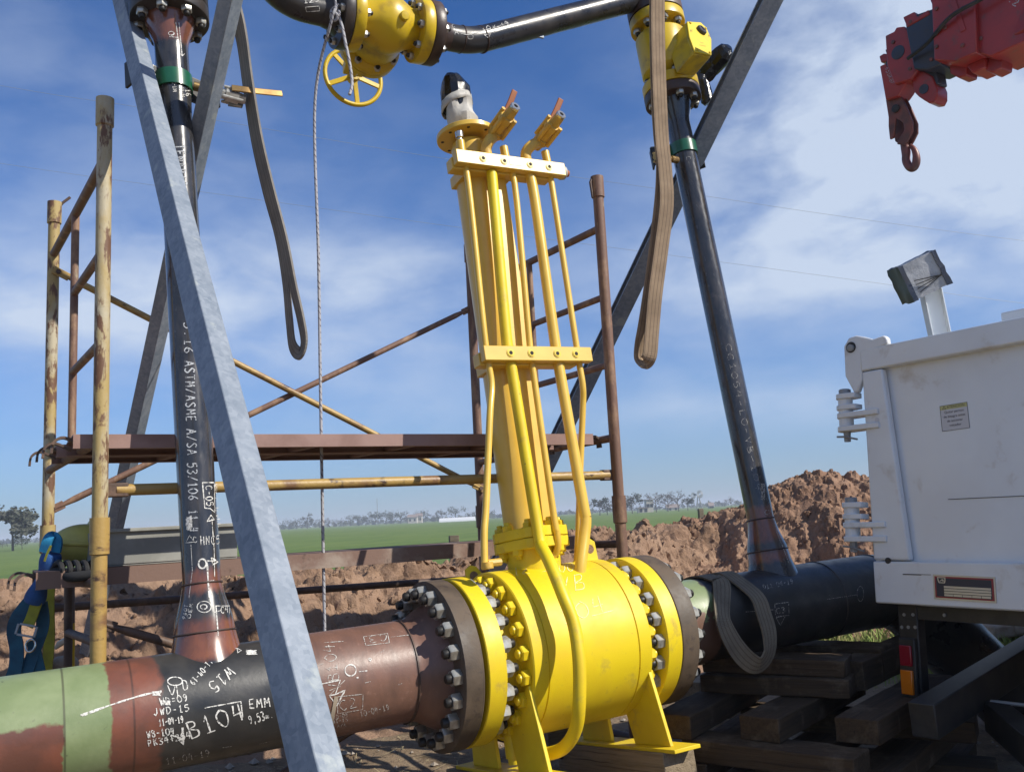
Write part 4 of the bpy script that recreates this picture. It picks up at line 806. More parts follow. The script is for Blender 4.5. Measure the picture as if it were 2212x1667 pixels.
bolt_circle(gv, DNUT2, wc + WD * .167, -WD, .112, 8, .2, ref=a); bolt_circle(gv, DNUT2, P(.883, 2.532), E, .105, 8, .5, ref=U); bolt_circle(gv, DNUT2, P(1.131, 2.532), -E, .105, 8, .5, ref=U)
for t_, an in ((.99, .5), (1.03, 1.2), (1.04, -.3)):
    d = U * sin(an) + N * cos(an); mb = MB(); mb.lathe(P(t_, 2.532), d, [(.09, .02), (.128, .02), (.132, .016), (.133, .002)], 18); mb.build('boss', M['yellow_old'], gv)
hw = px(763, 167, -.487); mb = MB(); rim = [hw + (a * cos(2 * pi * k / 48) + b * sin(2 * pi * k / 48)) * .134 for k in range(48)]; mb.tube(rim, .0105, 10, closed=True); whl = mb.build('handwheel', M['yellow_old'], gv)
mb = MB(); mb.lathe(hw, WD, [(-.03, .024), (.0, .03), (.02, .026)], 20); mb.build('wheel_hub', M['yellow_old'], whl)
for k in range(5):
    th = 2 * pi * (k + .15) / 5; r_ = a * cos(th) + b * sin(th); tg = WD.cross(r_); mb = MB(); mb.sweep(catmull([hw + r_ * .02 - WD * .012, hw + r_ * .07 - WD * .006, hw + r_ * .13], 4), [(-.011, -.005), (.011, -.005), (.011, .005), (-.011, .005)], [WD] * 12); mb.build('spoke', M['yellow_old'], whl, bevel=.002)
mb = MB(); mb.tube([wc + WD * .40, hw + WD * .03], .012, 12); mb.build('spindle', M['zinc'], gv)

def plug_valve(t0, u0, u1, label, gear):
    pv = thing('plug_valve', label, 'valve', P(t0, u0, 0)); F = .053; H = u1 - u0
    mb = MB(); mb.lathe(P(t0, u0), U, [(.003, .06), (.003, .1345), (.006, .1365), (F - .003, .1365), (F, .134), (F + .002, .082), (F + .03, .086), (F + .055, .122), (F + .06, .124), (H - F - .06, .124), (H - F - .055, .122), (H - F - .03, .086), (H - F - .002, .082), (H - F, .134), (H - F + .003, .1365), (H - .006, .1365), (H - .003, .1345), (H - .003, .06)], 48)
    mb.build('body', M['yellow_old'], pv); mb = MB(); mb.lathe(P(t0, u0), U, [(-.01, .08), (H + .01, .08)], 24); mb.build('gasket', M['gasket'], pv)
    bolt_circle(pv, DNUT, P(t0, u0 + F), U, .109, 8, .5, ref=E); bolt_circle(pv, DNUT, P(t0, u1 - F), -U, .109, 8, .5, ref=E)
    if gear:
        g = px(1508, 86, .205); fn = (N * .93 + E * .15 + U * .28).normalized()
        fp = lambda x, y, c=0: hit(x, y, g, fn) + fn * c
        pg = [(1481, 49), (1511, 51), (1524, 63), (1535, 89), (1535, 124), (1498, 116), (1486, 83)]; cx_ = sum(p[0] for p in pg) / 7; cy_ = sum(p[1] for p in pg) / 7
        mb = MB(); mb.prism([fp(x, y) for x, y in pg], -fn * .12); gb = mb.build('gearbox', M['yellow_old'], pv, bevel=.006)
        mb = MB(); mb.prism([fp(cx_ + (x - cx_) * .97, cy_ + (y - cy_) * .97, .001) for x, y in pg], fn * .008); cp = mb.build('cover_plate', M['yellow'], gb, bevel=.002)
        dc = fp(1511, 71, .009); rx = (fp(1530, 71) - fp(1500, 71)).normalized(); uy = fn.cross(rx); uy = uy if uy.dot(U) > 0 else -uy
        mb = MB(); mb.lathe(dc, fn, [(0, .028), (.012, .027), (.016, .023), (.0165, .002)], 28); mb.build('position_dial', M['dark_flange'], cp)
        mb = MB(); mb.prism([dc + fn * .017 + rx * -.005 + uy * -.010, dc + fn * .017 + rx * .006 + uy * -.010, dc + fn * .017 + rx * .001 + uy * .018], fn * .002); mb.build('dial_pointer', M['stud'], cp)
        for x, y in ((1488, 54), (1521, 66), (1503, 112), (1530, 118)):
            mb = MB(); mb.lathe(fp(x, y, .009), fn, [(0, .0065), (.005, .0065), (.007, .004)], 8); mb.build('cover_screw', M['yellow_bolt'], cp)
        flat = lambda x, y: (fp(x, y, .0098), fn)
        ik = Ink(flat); ik.text('H', 1487, 74, 1493, 74, 7, .0011); ik.text('H', 1526, 84, 1532, 84, 7, .0011); ik.line([(1510, 96), (1517, 97)], .001); ik.line([(1508, 101), (1522, 104)], .001); ik.build(cp, 'ink', 'dial_marks')
        mb = MB(); mb.tube([P(t0, u0 + H / 2, .06), g - fn * .10], .062, 24); mb.build('gear_neck', M['yellow_old'], pv)
        def bag(p, r, d, L_, nm):
            mb = MB(); mb.lathe(p, d, [(-L_ / 2, r * .5), (-L_ * .4, r * .9), (-L_ * .1, r), (L_ * .25, r * .95), (L_ * .42, r * .75), (L_ / 2, r * .3)], 15)
            for i in range(len(mb.v)): mb.v[i] += (mb.v[i] - p) * .26 * noise.noise(mb.v[i] * 19) + V((1, 1, 1)) * .008 * noise.noise(mb.v[i] * 44)
            return mb.build(nm, M['black_bag'], pv, ang=16)
        bag(px(1553, 128, .02), .055, fn, .15, 'wrapped_input_shaft'); bag(px(1527, 150, -.05), .058, fn, .13, 'wrapped_input_shaft'); bag(px(1523, 195, -.02), .036, U, .17, 'wrapped_input_shaft')
    return pv
plug_valve(T2, 2.462, 2.886, 'yellow plug valve with dial gearbox and black plastic wrapping on top of the right riser', True)
plug_valve(T1, 2.458, 2.915, 'yellow plug valve above the left riser, its lower edge just in the picture', False)
# ================================================================== GALVANISED PROPS
def prop(p0, p1, upv, label, web=.052, fl=.066, back=False):
    t = .0045; lip = .016; w2 = web / 2
    sec = [(-w2, 0), (w2, 0), (w2, -fl), (w2 - lip, -fl), (w2 - lip, -fl + t), (w2 - t, -fl + t), (w2 - t, -t), (-w2 + t, -t), (-w2 + t, -fl + t), (-w2 + lip, -fl + t), (-w2 + lip, -fl), (-w2, -fl)]
    if back: sec = [(x, y + fl) for x, y in sec]
    o = thing('steel_prop', label, 'steel beam', p1, 'galvanised channel props bracing the risers'); mb = MB(); n = 14
    mb.sweep([p0.lerp(p1, k / n) for k in range(n + 1)], sec, [upv] * (n + 1)); mb.build('channel', M['galv'], o, bevel=.004)
    return o
fp0, fp1 = P(.046, 2.75, -.30), P(.070, -.93, 2.09); dF = (fp1 - fp0).normalized(); cv = (N - dF * N.dot(dF)).normalized()
prop(fp0, fp1, (E * .39 + cv * .92).normalized(), 'long galvanised channel prop nearest the camera, leaning across the chalk-marked pipe')
q0, q1 = at(480, 150, 3.08), at(192, 1440, 4.75); d = (q1 - q0); 
prop(q0 - d * .22, q1 + d * .12, (E * .55 + N * .8).normalized(), 'galvanised channel prop leaning away behind the left riser, down past the scaffold', .07, .05)
q0, q1 = at(1540, 300, 4.44), at(1196, 1004, 5.36); d = q1 - q0
prop(q0 - d * .412, q1 + d * .55, (E * .80 + N * .55 - U * .1).normalized(), 'galvanised channel prop with a cut upper end behind the right riser', .118, .085)

# ================================================================== SCAFFOLD
LN, LF, RN, RF = V((-1.307, 2.839, 0)), V((-1.939, 3.748, 0)), V((.4245, 3.838, 0)), V((-.194, 4.747, 0))
Z = V((0, 0, 1)); SD = (RN - LN).normalized(); SW = (LF - LN).normalized()
def scaffold_frame(nr, fr, zb, zt, label, upper, mats):
    o = thing('scaffold_section', label, 'scaffold', nr + Z * zb, 'tubular scaffold end frames')
    for p, mt, pin in ((nr, mats[0], mats[0] != 'scaf'), (fr, mats[1], mats[0] == 'scaf')):
        mb = MB(); top = [(zt - .10, .0235), (zt - .095, .0285), (zt, .0285), (zt, .022), (zt - .03, .02)] if upper else [(zt - .015, .0235), (zt - .012, .0295), (zt + .10, .0295), (zt + .10, .0245)]
        mb.lathe(p, Z, [(zb, .0235)] + [(zb + (zt - .11 - zb) * k / 8, .0235) for k in range(1, 9)] + top, 22); po = mb.build('post', M[mt], o)
        if upper and pin: s = MB(); d_ = SD * (.03 if mt == 'scaf' else -.03); s.tube([p + Z * (zt - .10) + d_, p + Z * (zt - .03) + d_ * 1.25, p + Z * (zt - .005) + d_ * .8] if mt != 'scaf' else [p + Z * (zt - .05), p + Z * (zt + .0) + d_, p + Z * (zt + .03) + d_ * 2], .006, 8); s.build('locking_pin', M['scaf_dark'], po)
    rails = [(2.33 if upper else zt - .10)] + ([1.405] if upper else [.18])
    for i, z in enumerate(rails): mb = MB(); mb.tube([nr + Z * z, fr + Z * (z - .02)], .0165, 14); mb.build('cross_rail', M[mats[2]], o)
    md = nr.lerp(fr, .5); mb = MB(); mb.tube([md + Z * (rails[0] - .01), md + Z * rails[1]], .0145, 14); mb.build('inner_upright', M[mats[2]], o)
    for z in ((2.02, 1.72) if upper else (.78, .48)): mb = MB(); mb.tube([nr + Z * z, md + Z * (z - .01)], .0145, 14); mb.build('rung', M[mats[2]], o)
scaffold_frame(LN, LF, 1.08, 2.545, 'upper scaffold end frame of flaking yellow tube, far left against the sky', True, ('scaf', 'scaf', 'scaf_rust'))
scaffold_frame(RN, RF, 1.08, 2.565, 'upper scaffold end frame of rusty brown tube, behind the yellow spindle column', True, ('scaf_rust', 'scaf_rust', 'scaf_rust'))
scaffold_frame(LN, LF, 0.0, 1.06, 'lower scaffold end frame with a yellow post, standing behind the green pipe end', False, ('scaf_bar', 'scaf', 'scaf_dark'))
scaffold_frame(RN, RF, 0.0, 1.06, 'lower scaffold end frame of rusty tube, standing behind the yellow valve body', False, ('scaf_rust', 'scaf_rust', 'scaf_dark'))
def brace(p, q, mt, label, r=.0145):
    o = thing('scaffold_brace', label, 'scaffold tube', q, 'diagonal scaffold brace tubes'); d = (q - p).normalized(); s = d.cross(Z).normalized(); u = s.cross(d)
    mb = MB(); mb.tube([p.lerp(q, k / 20) for k in range(21)], [.004 if k in (0, 20) else r for k in range(21)], 14); b = mb.build('tube', M[mt], o)
    for e, sg in ((p, 1), (q, -1)): mb = MB(); mb.box(e + d * sg * .03, d, u, s, .07, .034, .008); mb.build('flat_end', M[mt], o, bevel=.002); mb = MB(); mb.lathe(e + d * sg * .018 - s * .012, s, [(0, .011), (.024, .011)], 6); mb.build('pin', M['scaf_dark'], o)
back = SW * .0
brace(LF + Z * 2.235 - SW * .03, RF + Z * 1.24 - SW * .03, 'scaf_bar', 'upper brace tube falling from the far left post to the right')
brace(LF + Z * 1.215, RF + Z * 2.215, 'scaf_rust', 'upper brace tube rising from the far left post to the right')
brace(LN + Z * .84 + SW * .05, RN + Z * .03 + SW * .05, 'scaf_dark', 'lower brace tube falling to the right behind the chalk-marked pipe')
brace(LN + Z * .03 + SW * .09, RN + Z * .86 + SW * .09, 'scaf_dark', 'lower brace tube rising to the right, crossing under the red-brown pipe')
def rail(p, q, r, mt, label, name='scaffold_tube', ends=True):
    o = thing(name, label, 'scaffold tube', p); mb = MB(); mb.tube([p.lerp(q, k / 12) for k in range(13)], r, 16); mb.build('tube', M[mt], o)
    if ends:
        for e in (p, q): mb = MB(); mb.box(e, SD, SW, Z, .07, .03, .045); mb.build('clip', M['scaf_dark'], o, bevel=.004)
rail(LN + Z * 1.245 + SD * .05 + SW * .02, RN + Z * 1.248 - SD * .03 + SW * .02, .0185, 'scaf_bar', 'yellow and rust horizontal guard tube below the scaffold deck')
rail(LF + Z * .825 - SD * .03, RF + Z * .79, .0165, 'scaf_dark', 'thin brown horizontal tube low on the far side of the scaffold')
def deck(p, q, w_, h, zt, mt, label, off):
    o = thing('scaffold_plank', label, 'scaffold plank', p + Z * zt, 'steel planks laid on the scaffold'); c = p.lerp(q, .5) + SW * (off + w_ / 2) + Z * zt; W = SD.cross(Z) * -1; L_ = (q - p).length
    mb = MB(); t = .004; hw = w_ / 2
    sec = [(-hw, 0), (hw, 0), (hw, -h), (hw - .03, -h), (hw - .03, -h + t), (hw - t, -h + t), (hw - t, -t), (-hw + t, -t), (-hw + t, -h + t), (-hw + .03, -h + t), (-hw + .03, -h), (-hw, -h)]
    mb.sweep([c + SD * (L_ * (k / 10 - .5)) for k in range(11)], sec, [Z] * 11)
    for k in range(1, 5): mb.box(c + SD * (L_ * (k / 5 - .5)) - Z * (h * .5), SD, SW, Z, .03, w_ - .012, h - .012)
    mb.build('pan', M[mt], o)
    for sg in (-1, 1):
        for s2 in (-.3, .3):
            e = c + SD * (sg * L_ / 2) + SW * (s2 * w_); mb = MB(); mb.sweep(catmull([e - SD * sg * .02 - Z * .03, e + SD * sg * .03 - Z * .005, e + SD * sg * .06 - Z * .02, e + SD * sg * .066 - Z * .055], 4), [(-.015, -.004), (.015, -.004), (.015, .004), (-.015, .004)], [Z + SD * .2] * 13); mb.build('hook', M['scaf_dark'], o)
deck(LN - SD * .06, RN - SD * .07, .32, .045, 1.425, 'plank', 'nearer red-brown steel plank of the upper scaffold deck', .035)
deck(LN - SD * .06, RN - SD * .07, .32, .045, 1.425, 'plank', 'farther red-brown steel plank of the upper scaffold deck', .375)
deck(LN - SD * .14, RN - SD * .03, .30, .055, 1.0, 'plank_worn', 'worn brown plank of the lower scaffold deck, carrying the grey trough', .17)

# things left on and hung from the scaffold
o = thing('trough', 'grey steel trough lying on the lower scaffold plank behind the left riser', 'trough', LN + SW * .3 + Z * 1.0)
c = LN + SD * .25 + SW * .30 + Z * 1.001; mb = MB(); l_, w_, h_ = .46, .21, .108; t = .006
mb.box(c + Z * t / 2, SD, SW, Z, l_, w_, t); mb.box(c - SW * (w_ / 2) + Z * (h_ / 2 + t), SD, SW, Z, l_, t, h_); mb.box(c + SW * (w_ / 2) + Z * (h_ / 2 + t), SD, SW, Z, l_, t, h_)
for s in (-1, 1): mb.box(c + SD * s * (l_ / 2 - t) + Z * (h_ / 2 + t), SD, SW, Z, t, w_ - t * 1.2, h_ - .001)
mb.build('box', M['grey_box'], o, bevel=.002)
mb = MB()
for s in (-1, 1): mb.box(c + SW * s * (w_ / 2 + .001) + Z * (h_ + t + .004), SD, SW, Z, l_ + .02, .03, .012)
mb.build('rim', M['grey_box'], o, bevel=.002)
hc = at(188, 1176, 3.16); o = thing('hard_hat', 'yellow hard hat lying on its side against the grey trough', 'hard hat', hc - Z * .1)
ax = (-SD * .95 - SW * .1 + Z * .1).normalized(); a, b = frame_of(ax); mb = MB(); n = 36; vs = []
for i in range(13):
    th = pi / 2 * i / 12; 
    for k in range(n):
        ph = 2 * pi * k / n; rdg = 1 + .035 * max(0, cos(ph * 1)) ** 20 + .0 ; vs.append(hc + ax * (.115 * sin(th)) + (a * cos(ph) * .082 + b * sin(ph) * .072) * max(cos(th), .02) * rdg)
fs = [(i * n + k, i * n + (k + 1) % n, (i + 1) * n + (k + 1) % n, (i + 1) * n + k) for i in range(12) for k in range(n)]; mb.add(vs, fs); mb.build('shell', M['hat'], o)
mb = MB(); mb.prism([hc + (a * cos(2 * pi * k / 40) * (.095) + b * sin(2 * pi * k / 40) * .085) for k in range(40)], -ax * .006); mb.build('brim', M['hat'], o, bevel=.002)
mb = MB(); mb.tube([hc + ax * (.119 * sin(th)) + a * (.086 * cos(th)) for th in [pi * k / 20 for k in range(21)]], .008, 8); mb.build('ridge', M['hat'], o)
def band(path, w_, mt, parent, name, upv, t=.003):
    pts = catmull(path, 6); mb = MB(); mb.sweep(pts, [(-w_ / 2, -t), (w_ / 2, -t), (w_ / 2, t), (-w_ / 2, t)], [upv] * len(pts)); return mb.build(name, M[mt], parent)
hd_ = 3.02; o = thing('safety_harness', 'safety harness with a blue padded sleeve and yellow webbing hung from the scaffold corner', 'harness', at(60, 1455, hd_))
FN = V((.1, -1, .1)).normalized()
sl = catmull([at(120, 1205, hd_ + .04), at(116, 1232, hd_ + .02), at(97, 1258, hd_), at(80, 1285, hd_), at(62, 1302, hd_)], 6) if False else catmull([at(113, 1195, hd_), at(103, 1228, hd_), at(85, 1268, hd_), at(73, 1300, hd_)], 6)
mb = MB(); mb.tube(sl, [.028 + .006 * sin(k * .5) for k in range(len(sl))], 16)
mb.build('padded_sleeve', M['blue_web'], o)
band([at(95, 1192, hd_ - .02), at(104, 1164, hd_ - .02), at(114, 1157, hd_), at(124, 1168, hd_), at(121, 1192, hd_)], .03, 'cyan_web', o, 'loop', FN, .006)
band([at(96, 1212, hd_ - .035), at(102, 1195, hd_ - .035), at(110, 1178, hd_ - .035)], .007, 'lime_web', o, 'label_strip', FN, .001)
band([at(80, 1298, hd_ - .01), at(70, 1328, hd_ - .01), at(60, 1352, hd_ - .01)], .036, 'lime_web', o, 'webbing', FN)
band([at(70, 1292, hd_ + .01), at(40, 1330, hd_), at(30, 1360, hd_), at(36, 1400, hd_), at(34, 1440, hd_), at(22, 1475, hd_)], .045, 'teal_web', o, 'webbing', FN)
band([at(88, 1300, hd_ + .02), at(92, 1350, hd_ + .02), at(72, 1410, hd_ + .02), at(48, 1480, hd_)], .042, 'teal_web', o, 'webbing', FN)
band([at(70, 1380, hd_ + .02), at(78, 1420, hd_ + .02), at(92, 1480, hd_ + .02)], .04, 'teal_web', o, 'webbing', FN)
band([at(110, 1238, hd_ + .22), at(106, 1300, hd_ + .22), at(107, 1380, hd_ + .22), at(100, 1460, hd_ + .22)], .036, 'lime_web', o, 'webbing', FN)
bc = at(57, 1361, hd_ - .02); X = (at(75, 1363, hd_) - at(40, 1357, hd_)).normalized(); Y = FN.cross(X); mb = MB()
for s in (-1, 1): mb.box(bc + X * s * .031, X, Y, FN, .008, .034, .006); mb.box(bc + Y * s * .017, X, Y, FN, .054, .007, .0058)
mb.build('buckle', M['silver'], o, bevel=.001)
mb = MB(); mb.tube([at(66, 1394, hd_) + (X * cos(k * pi / 10) * .016 + Y * sin(k * pi / 10) * .02) for k in range(20)], .004, 8, closed=True); mb.build('ring', M['chrome'], o)
o = thing('tie_strap', 'knotted black strap around the end of the lower scaffold plank', 'strap', at(150, 1245, 2.98)); mb = MB()
for k in range(5): x = 124 + 18 * k; mb.tube(catmull([at(x - 6, 1222, 2.96), at(x + 4, 1214, 2.93), at(x + 10, 1230, 2.90), at(x + 2, 1248, 2.92), at(x - 8, 1240, 2.97)], 5, True), .009, 8, closed=True)
mb.tube(catmull([at(118, 1232, 2.97), at(150, 1245, 2.9), at(200, 1240, 2.9)], 5), .017, 10); mb.build('wrap', M['black_strap'], o)
o = thing('marker_pole', 'yellow and brown marker pole with an angled top, beside the yellow scaffold post', 'pole', at(150, 1455, 3.3))
p0, p1 = at(150, 1242, 3.3), at(150, 1470, 3.3); mb = MB(); mb.tube([p0.lerp(p1, .0), p0.lerp(p1, .06), p0.lerp(p1, .45)], [.006, .0185, .0185], 14); mb.build('bare_top', M['scaf_dark'], o); mb = MB(); mb.tube([p0.lerp(p1, .45), p1, p1 + (p1 - p0) * .9], .0187, 14); mb.build('painted_shaft', M['scaf'] if False else M['yellow_old'], o)
o = thing('paper_sack', 'crumpled pale sack on the soil bank, left of the yellow scaffold post', 'sack', at(130, 1385, 3.9)); mb = MB(); mb.prism([at(x, y, 3.9) for x, y in ((113, 1402), (122, 1386), (140, 1378), (146, 1386), (134, 1393), (120, 1404))], V((0, .06, .01))); mb.build('sack', M['rag'], o, bevel=.006)
o = thing('stone', 'rounded pale stone on the soil behind the green pipe end', 'stone', at(140, 1432, 3.7)); mb = MB(); mb.lathe(at(128, 1434, 3.7), V((1, .2, -.05)), [(-.03, .012), (-.015, .03), (.02, .036), (.06, .028), (.075, .008)], 14); mb.build('rock', M['stone'], o)

# ================================================================== SLINGS AND ROPE
def sling(name, label, path, w_, mt, upv, closed=False, t=.004, twist=None):
    pts = catmull(path, 8, closed); o = thing(name, label, 'lifting sling', pts[0]); ups = []
    for i in range(len(pts)): ups.append(upv if twist is None else (upv.lerp(twist, i / len(pts))).normalized())
    mb = MB(); mb.sweep(pts, [(-w_ / 2, -t), (w_ / 2, -t), (w_ / 2, t), (-w_ / 2, t)], ups, closed); mb.build('webbing', M[mt], o); return o
d_ = 3.32
CV = V((.25, -1, .2)).normalized(); SIDE = (E * .8 + N * .62).normalized()
sling('web_sling', 'grey webbing sling hanging in a long loop beside the left riser', [at(478, -60, d_), at(515, 70, d_), at(533, 190, d_), at(550, 300, d_), at(575, 410, d_), at(602, 510, d_), at(618, 610, d_), at(625, 690, d_), at(632, 745, d_), at(648, 764, d_ - .02), at(657, 738, d_ - .035), at(650, 690, d_ - .04), at(634, 620, d_ - .04), at(614, 520, d_ - .035), at(586, 412, d_ - .03), at(560, 300, d_ - .03), at(540, 180, d_ - .03), at(523, 60, d_ - .03), at(492, -60, d_ - .03)], .047, 'strap_grey', (V((-.72, -.62, .2))).normalized())
d_ = 4.12
sling('web_sling', 'tan webbing sling hung over the right-hand plug valve and hanging beside the riser', [at(1418, -60, d_), at(1418, 60, d_), at(1421, 200, d_), at(1426, 290, d_), at(1432, 350, d_), at(1430, 420, d_), at(1419, 520, d_), at(1406, 620, d_), at(1394, 700, d_), at(1386, 745, d_ + .01), at(1385, 774, d_ + .01), at(1394, 782, d_ - .02), at(1404, 765, d_ - .035), at(1408, 720, d_ - .035), at(1415, 640, d_ - .03), at(1428, 540, d_ - .025), at(1440, 440, d_ - .025), at(1437, 370, d_ - .025), at(1430, 300, d_ - .03), at(1424, 180, d_ - .03), at(1421, 60, d_ - .03), at(1421, -60, d_ - .03)], .068, 'strap_tan', (V((.32, -.95, .1))).normalized(), twist=None)
tc_ = 2.07; ring_ = [P(tc_ + .05 * sin(a), .172 * cos(a), .172 * sin(a)) for a in [pi * k / 8 for k in range(-10, 3)]]
def radial(p): t_, u_, n_ = tun(p); return (U * u_ + N * n_).normalized()
pts = [P(tc_ - .05 + .006 * k, .170 * cos(a), .170 * sin(a)) for k, a in enumerate([radians(x) for x in range(-170, 41, 15)])]
lp = pts + [px(1560, 1330, .20), px(1582, 1385, .215), px(1612, 1423, .22), px(1640, 1436, .235), px(1660, 1412, .24), px(1662, 1370, .235), px(1650, 1325, .22), px(1633, 1285, .19)] + [P(tc_ + .12 + .004 * k, .172 * cos(a), .172 * sin(a)) for k, a in enumerate([radians(x) for x in range(30, -171, -15)])]
pts = catmull(lp, 5); o = thing('web_sling', 'grey webbing sling choked round the black pipe with a loose loop hanging down', 'lifting sling', pts[0]); mb = MB()
ups = [radial(p) for p in pts]; mb.sweep(pts, [(-.037, -.0035), (.037, -.0035), (.037, .0035), (-.037, .0035)], ups); mb.build('webbing', M['strap_brown'], o)
o = thing('rope', 'flecked white rope knotted to the bypass elbow and hanging straight down', 'rope', P(.75, 2.45, 0)); mb = MB()
k0 = P(.765, 2.49, .085); kb = at(688, 560, (k0 - CAM).dot(_F) - .02); ke = at(683, 1420, (k0 - CAM).dot(_F) + .02); ke.x, ke.y = kb.x - .012, kb.y
mb.tube(catmull([P(.76, 2.615, .03), P(.765, 2.59, .075), P(.765, 2.53, .085), k0, P(.745, 2.44, .075), V((kb.x, kb.y, kb.z + .65)), kb, V((kb.x - .004, kb.y, kb.z - .6)), V((kb.x - .008, kb.y, .55)), V((kb.x - .01, kb.y + .02, .12))], 8), .0058, 10)
mb.build('hanging_line', M['rope'], o)
mb = MB(); mb.tube(catmull([P(.77, 2.48, .08), P(.783, 2.42, .08), P(.79, 2.34, .08), P(.800, 2.25, .075), P(.800, 2.17, .075), P(.785, 2.12, .075)], 8), .0062, 10); mb.build('tail', M['rope'], o)
mb = MB()
for k in range(4): c = P(.755 + .012 * (k % 2), 2.455 + .014 * k, .08); a, b = frame_of(V((.3 + .3 * k, 1, .4 - .4 * k))); mb.tube([c + (a * cos(j * pi / 8) + b * sin(j * pi / 8)) * .014 for j in range(16)], .006, 8, closed=True)
mb.build('knot', M['rope'], o)

# ================================================================== DUMP TRUCK TAIL
DP = -ray(-226, 1182).normalized(); TO = at(1890, 1060, 3.6)
_pl = ray(1867.7, 793).cross(ray(1899.7, 1306)); TU = _pl.cross(DP).normalized(); TU = TU if TU.z > 0 else -TU
TC = DP.cross(TU)                                                      # out of the tailgate, towards the camera
def TP(a, b, c=0): return TO + DP * a + TU * b + TC * c
def tpx(x, y, c=0): q = hit(x, y, TP(0, 0, c), TC); return (q - TO).dot(DP), (q - TO).dot(TU)
tr = thing('dump_truck', 'white dump truck backed in at the right, its high tailgate towards the camera', 'truck', TP(1.1, -1.1, -1.0))
B0, B1, WID = -.432, .568, 2.3
mb = MB(); mb.box(TP(WID / 2, (B0 + B1) / 2, -.031), DP, TU, TC, WID, B1 - B0 - .002, .05); gate = mb.build('tailgate', M['white'], tr, bevel=.006)
def rail_box(a0, a1, b0, b1, c0, c1, nm, par=gate, bev=.006, mt='white'):
    mb = MB(); mb.box(TP((a0 + a1) / 2, (b0 + b1) / 2, (c0 + c1) / 2), DP, TU, TC, a1 - a0, b1 - b0, abs(c1 - c0)); return mb.build(nm, M[mt], par, bevel=bev)
rail_box(-.005, WID, B1 - .085, B1 + .004, -.05, .036, 'top_rail')
poly = [TP(-.004, -.27, -.0), TP(.150, -.27, -.0), TP(.088, B1 - .088, -.0), TP(-.004, B1 - .088, -.0)]
mb = MB(); mb.prism(poly, TC * .033); mb.build('side_stile', M['white'], gate, bevel=.008)
rail_box(-.004, WID, B0 - .002, -.275, -.05, .037, 'bottom_rail')
mb = MB(); mb.box(TP(1.25, -.046, -.0052), DP, TU, TC, 1.9, .0022, .003); mb.build('panel_seam', M['chassis'], gate)
mb = MB(); mb.box(TP(.16, -.322, .0375), DP, TU, TC, .075, .0035, .002); mb.box(TP(.21, -.321, .0375), DP, TU, TC, .05, .0018, .0024); mb.build('scratch', M['chassis'], gate)
mb = MB(); mb.lathe(TP(.052, .276, .0335), TC, [(0, .0105), (.0008, .0105)], 20); mb.build('hole_sky_disc', M['label'], gate)  # flat pale disc painted for sky light through a hole
mb = MB(); mb.lathe(TP(.062, -.272, .0335), TC, [(0, .012), (.004, .012)], 16); mb.build('drain_hole', M['chassis'], gate)
# body post behind the gate with the top pivot ear
rail_box(-.062, .03, B0 + .12, B1 - .02, -.20, -.066, 'corner_post', tr)
ear = [(-.082, .475), (-.080, .600), (-.055, .632), (-.02, .636), (.02, .622), (.055, .606), (.105, .612), (.118, .600), (.120, .574), (.0, .555), (-.004, .45), (-.03, .40), (-.045, .40)]
mb = MB(); mb.prism([TP(a, b, .005) for a, b in ear], TC * .03); e_ = mb.build('pivot_ear', M['white'], tr, bevel=.006)
mb = MB(); mb.lathe(TP(-.045, .590, .036), TC, [(0, .023), (.001, .023)], 20); mb.build('pivot_hole', M['chassis'], e_); mb = MB(); mb.lathe(TP(-.042, .586, .037), TC, [(0, .015), (.012, .015), (.014, .008)], 8); mb.build('pivot_bolt', M['silver'], e_)
def hinge(bc, nm):
    a_ = -.098; h = []; c_ = .02
    for k, (b, w1, tick) in enumerate(((bc + .090, .06, .022), (bc + .045, .06, .020), (bc + .010, .16, .022), (bc - .045, .16, .022))):
        mb = MB(); pl = [TP(a_ + .036 * cos(t_), b, c_ + .036 * sin(t_)) for t_ in [pi / 2 + pi * i / 10 for i in range(11)]] + [TP(a_ + w1, b, c_ - .028), TP(a_ + w1, b, c_ + .022)]
        mb.prism(pl, TU * tick); h.append(mb)
    o = h[0]
    for x in h[1:]: o.add(x.v, x.f)
    hb = o.build('hinge', M['white'], tr, bevel=.003)
    mb = MB(); mb.lathe(TP(a_, bc - .04, c_), TU, [(0, .029), (.15, .029)], 20); mb.build('hinge_barrel', M['white'], hb)
    mb = MB(); mb.lathe(TP(a_, bc - .085, c_), TU, [(0, .013), (.03, .014), (.04, .015), (.195, .015), (.197, .024), (.215, .024), (.218, .02)], 10); mb.build('hinge_pin', M['silver'], hb)
    mb = MB(); mb.tube([TP(a_ - .04, bc - .062, c_ + .012), TP(a_, bc - .066, c_ + .016), TP(a_ + .06, bc - .082, c_ + .02)], .004, 8); mb.build('split_pin', M['silver'], hb)
hinge(.290, 'u'); hinge(-.155, 'l')
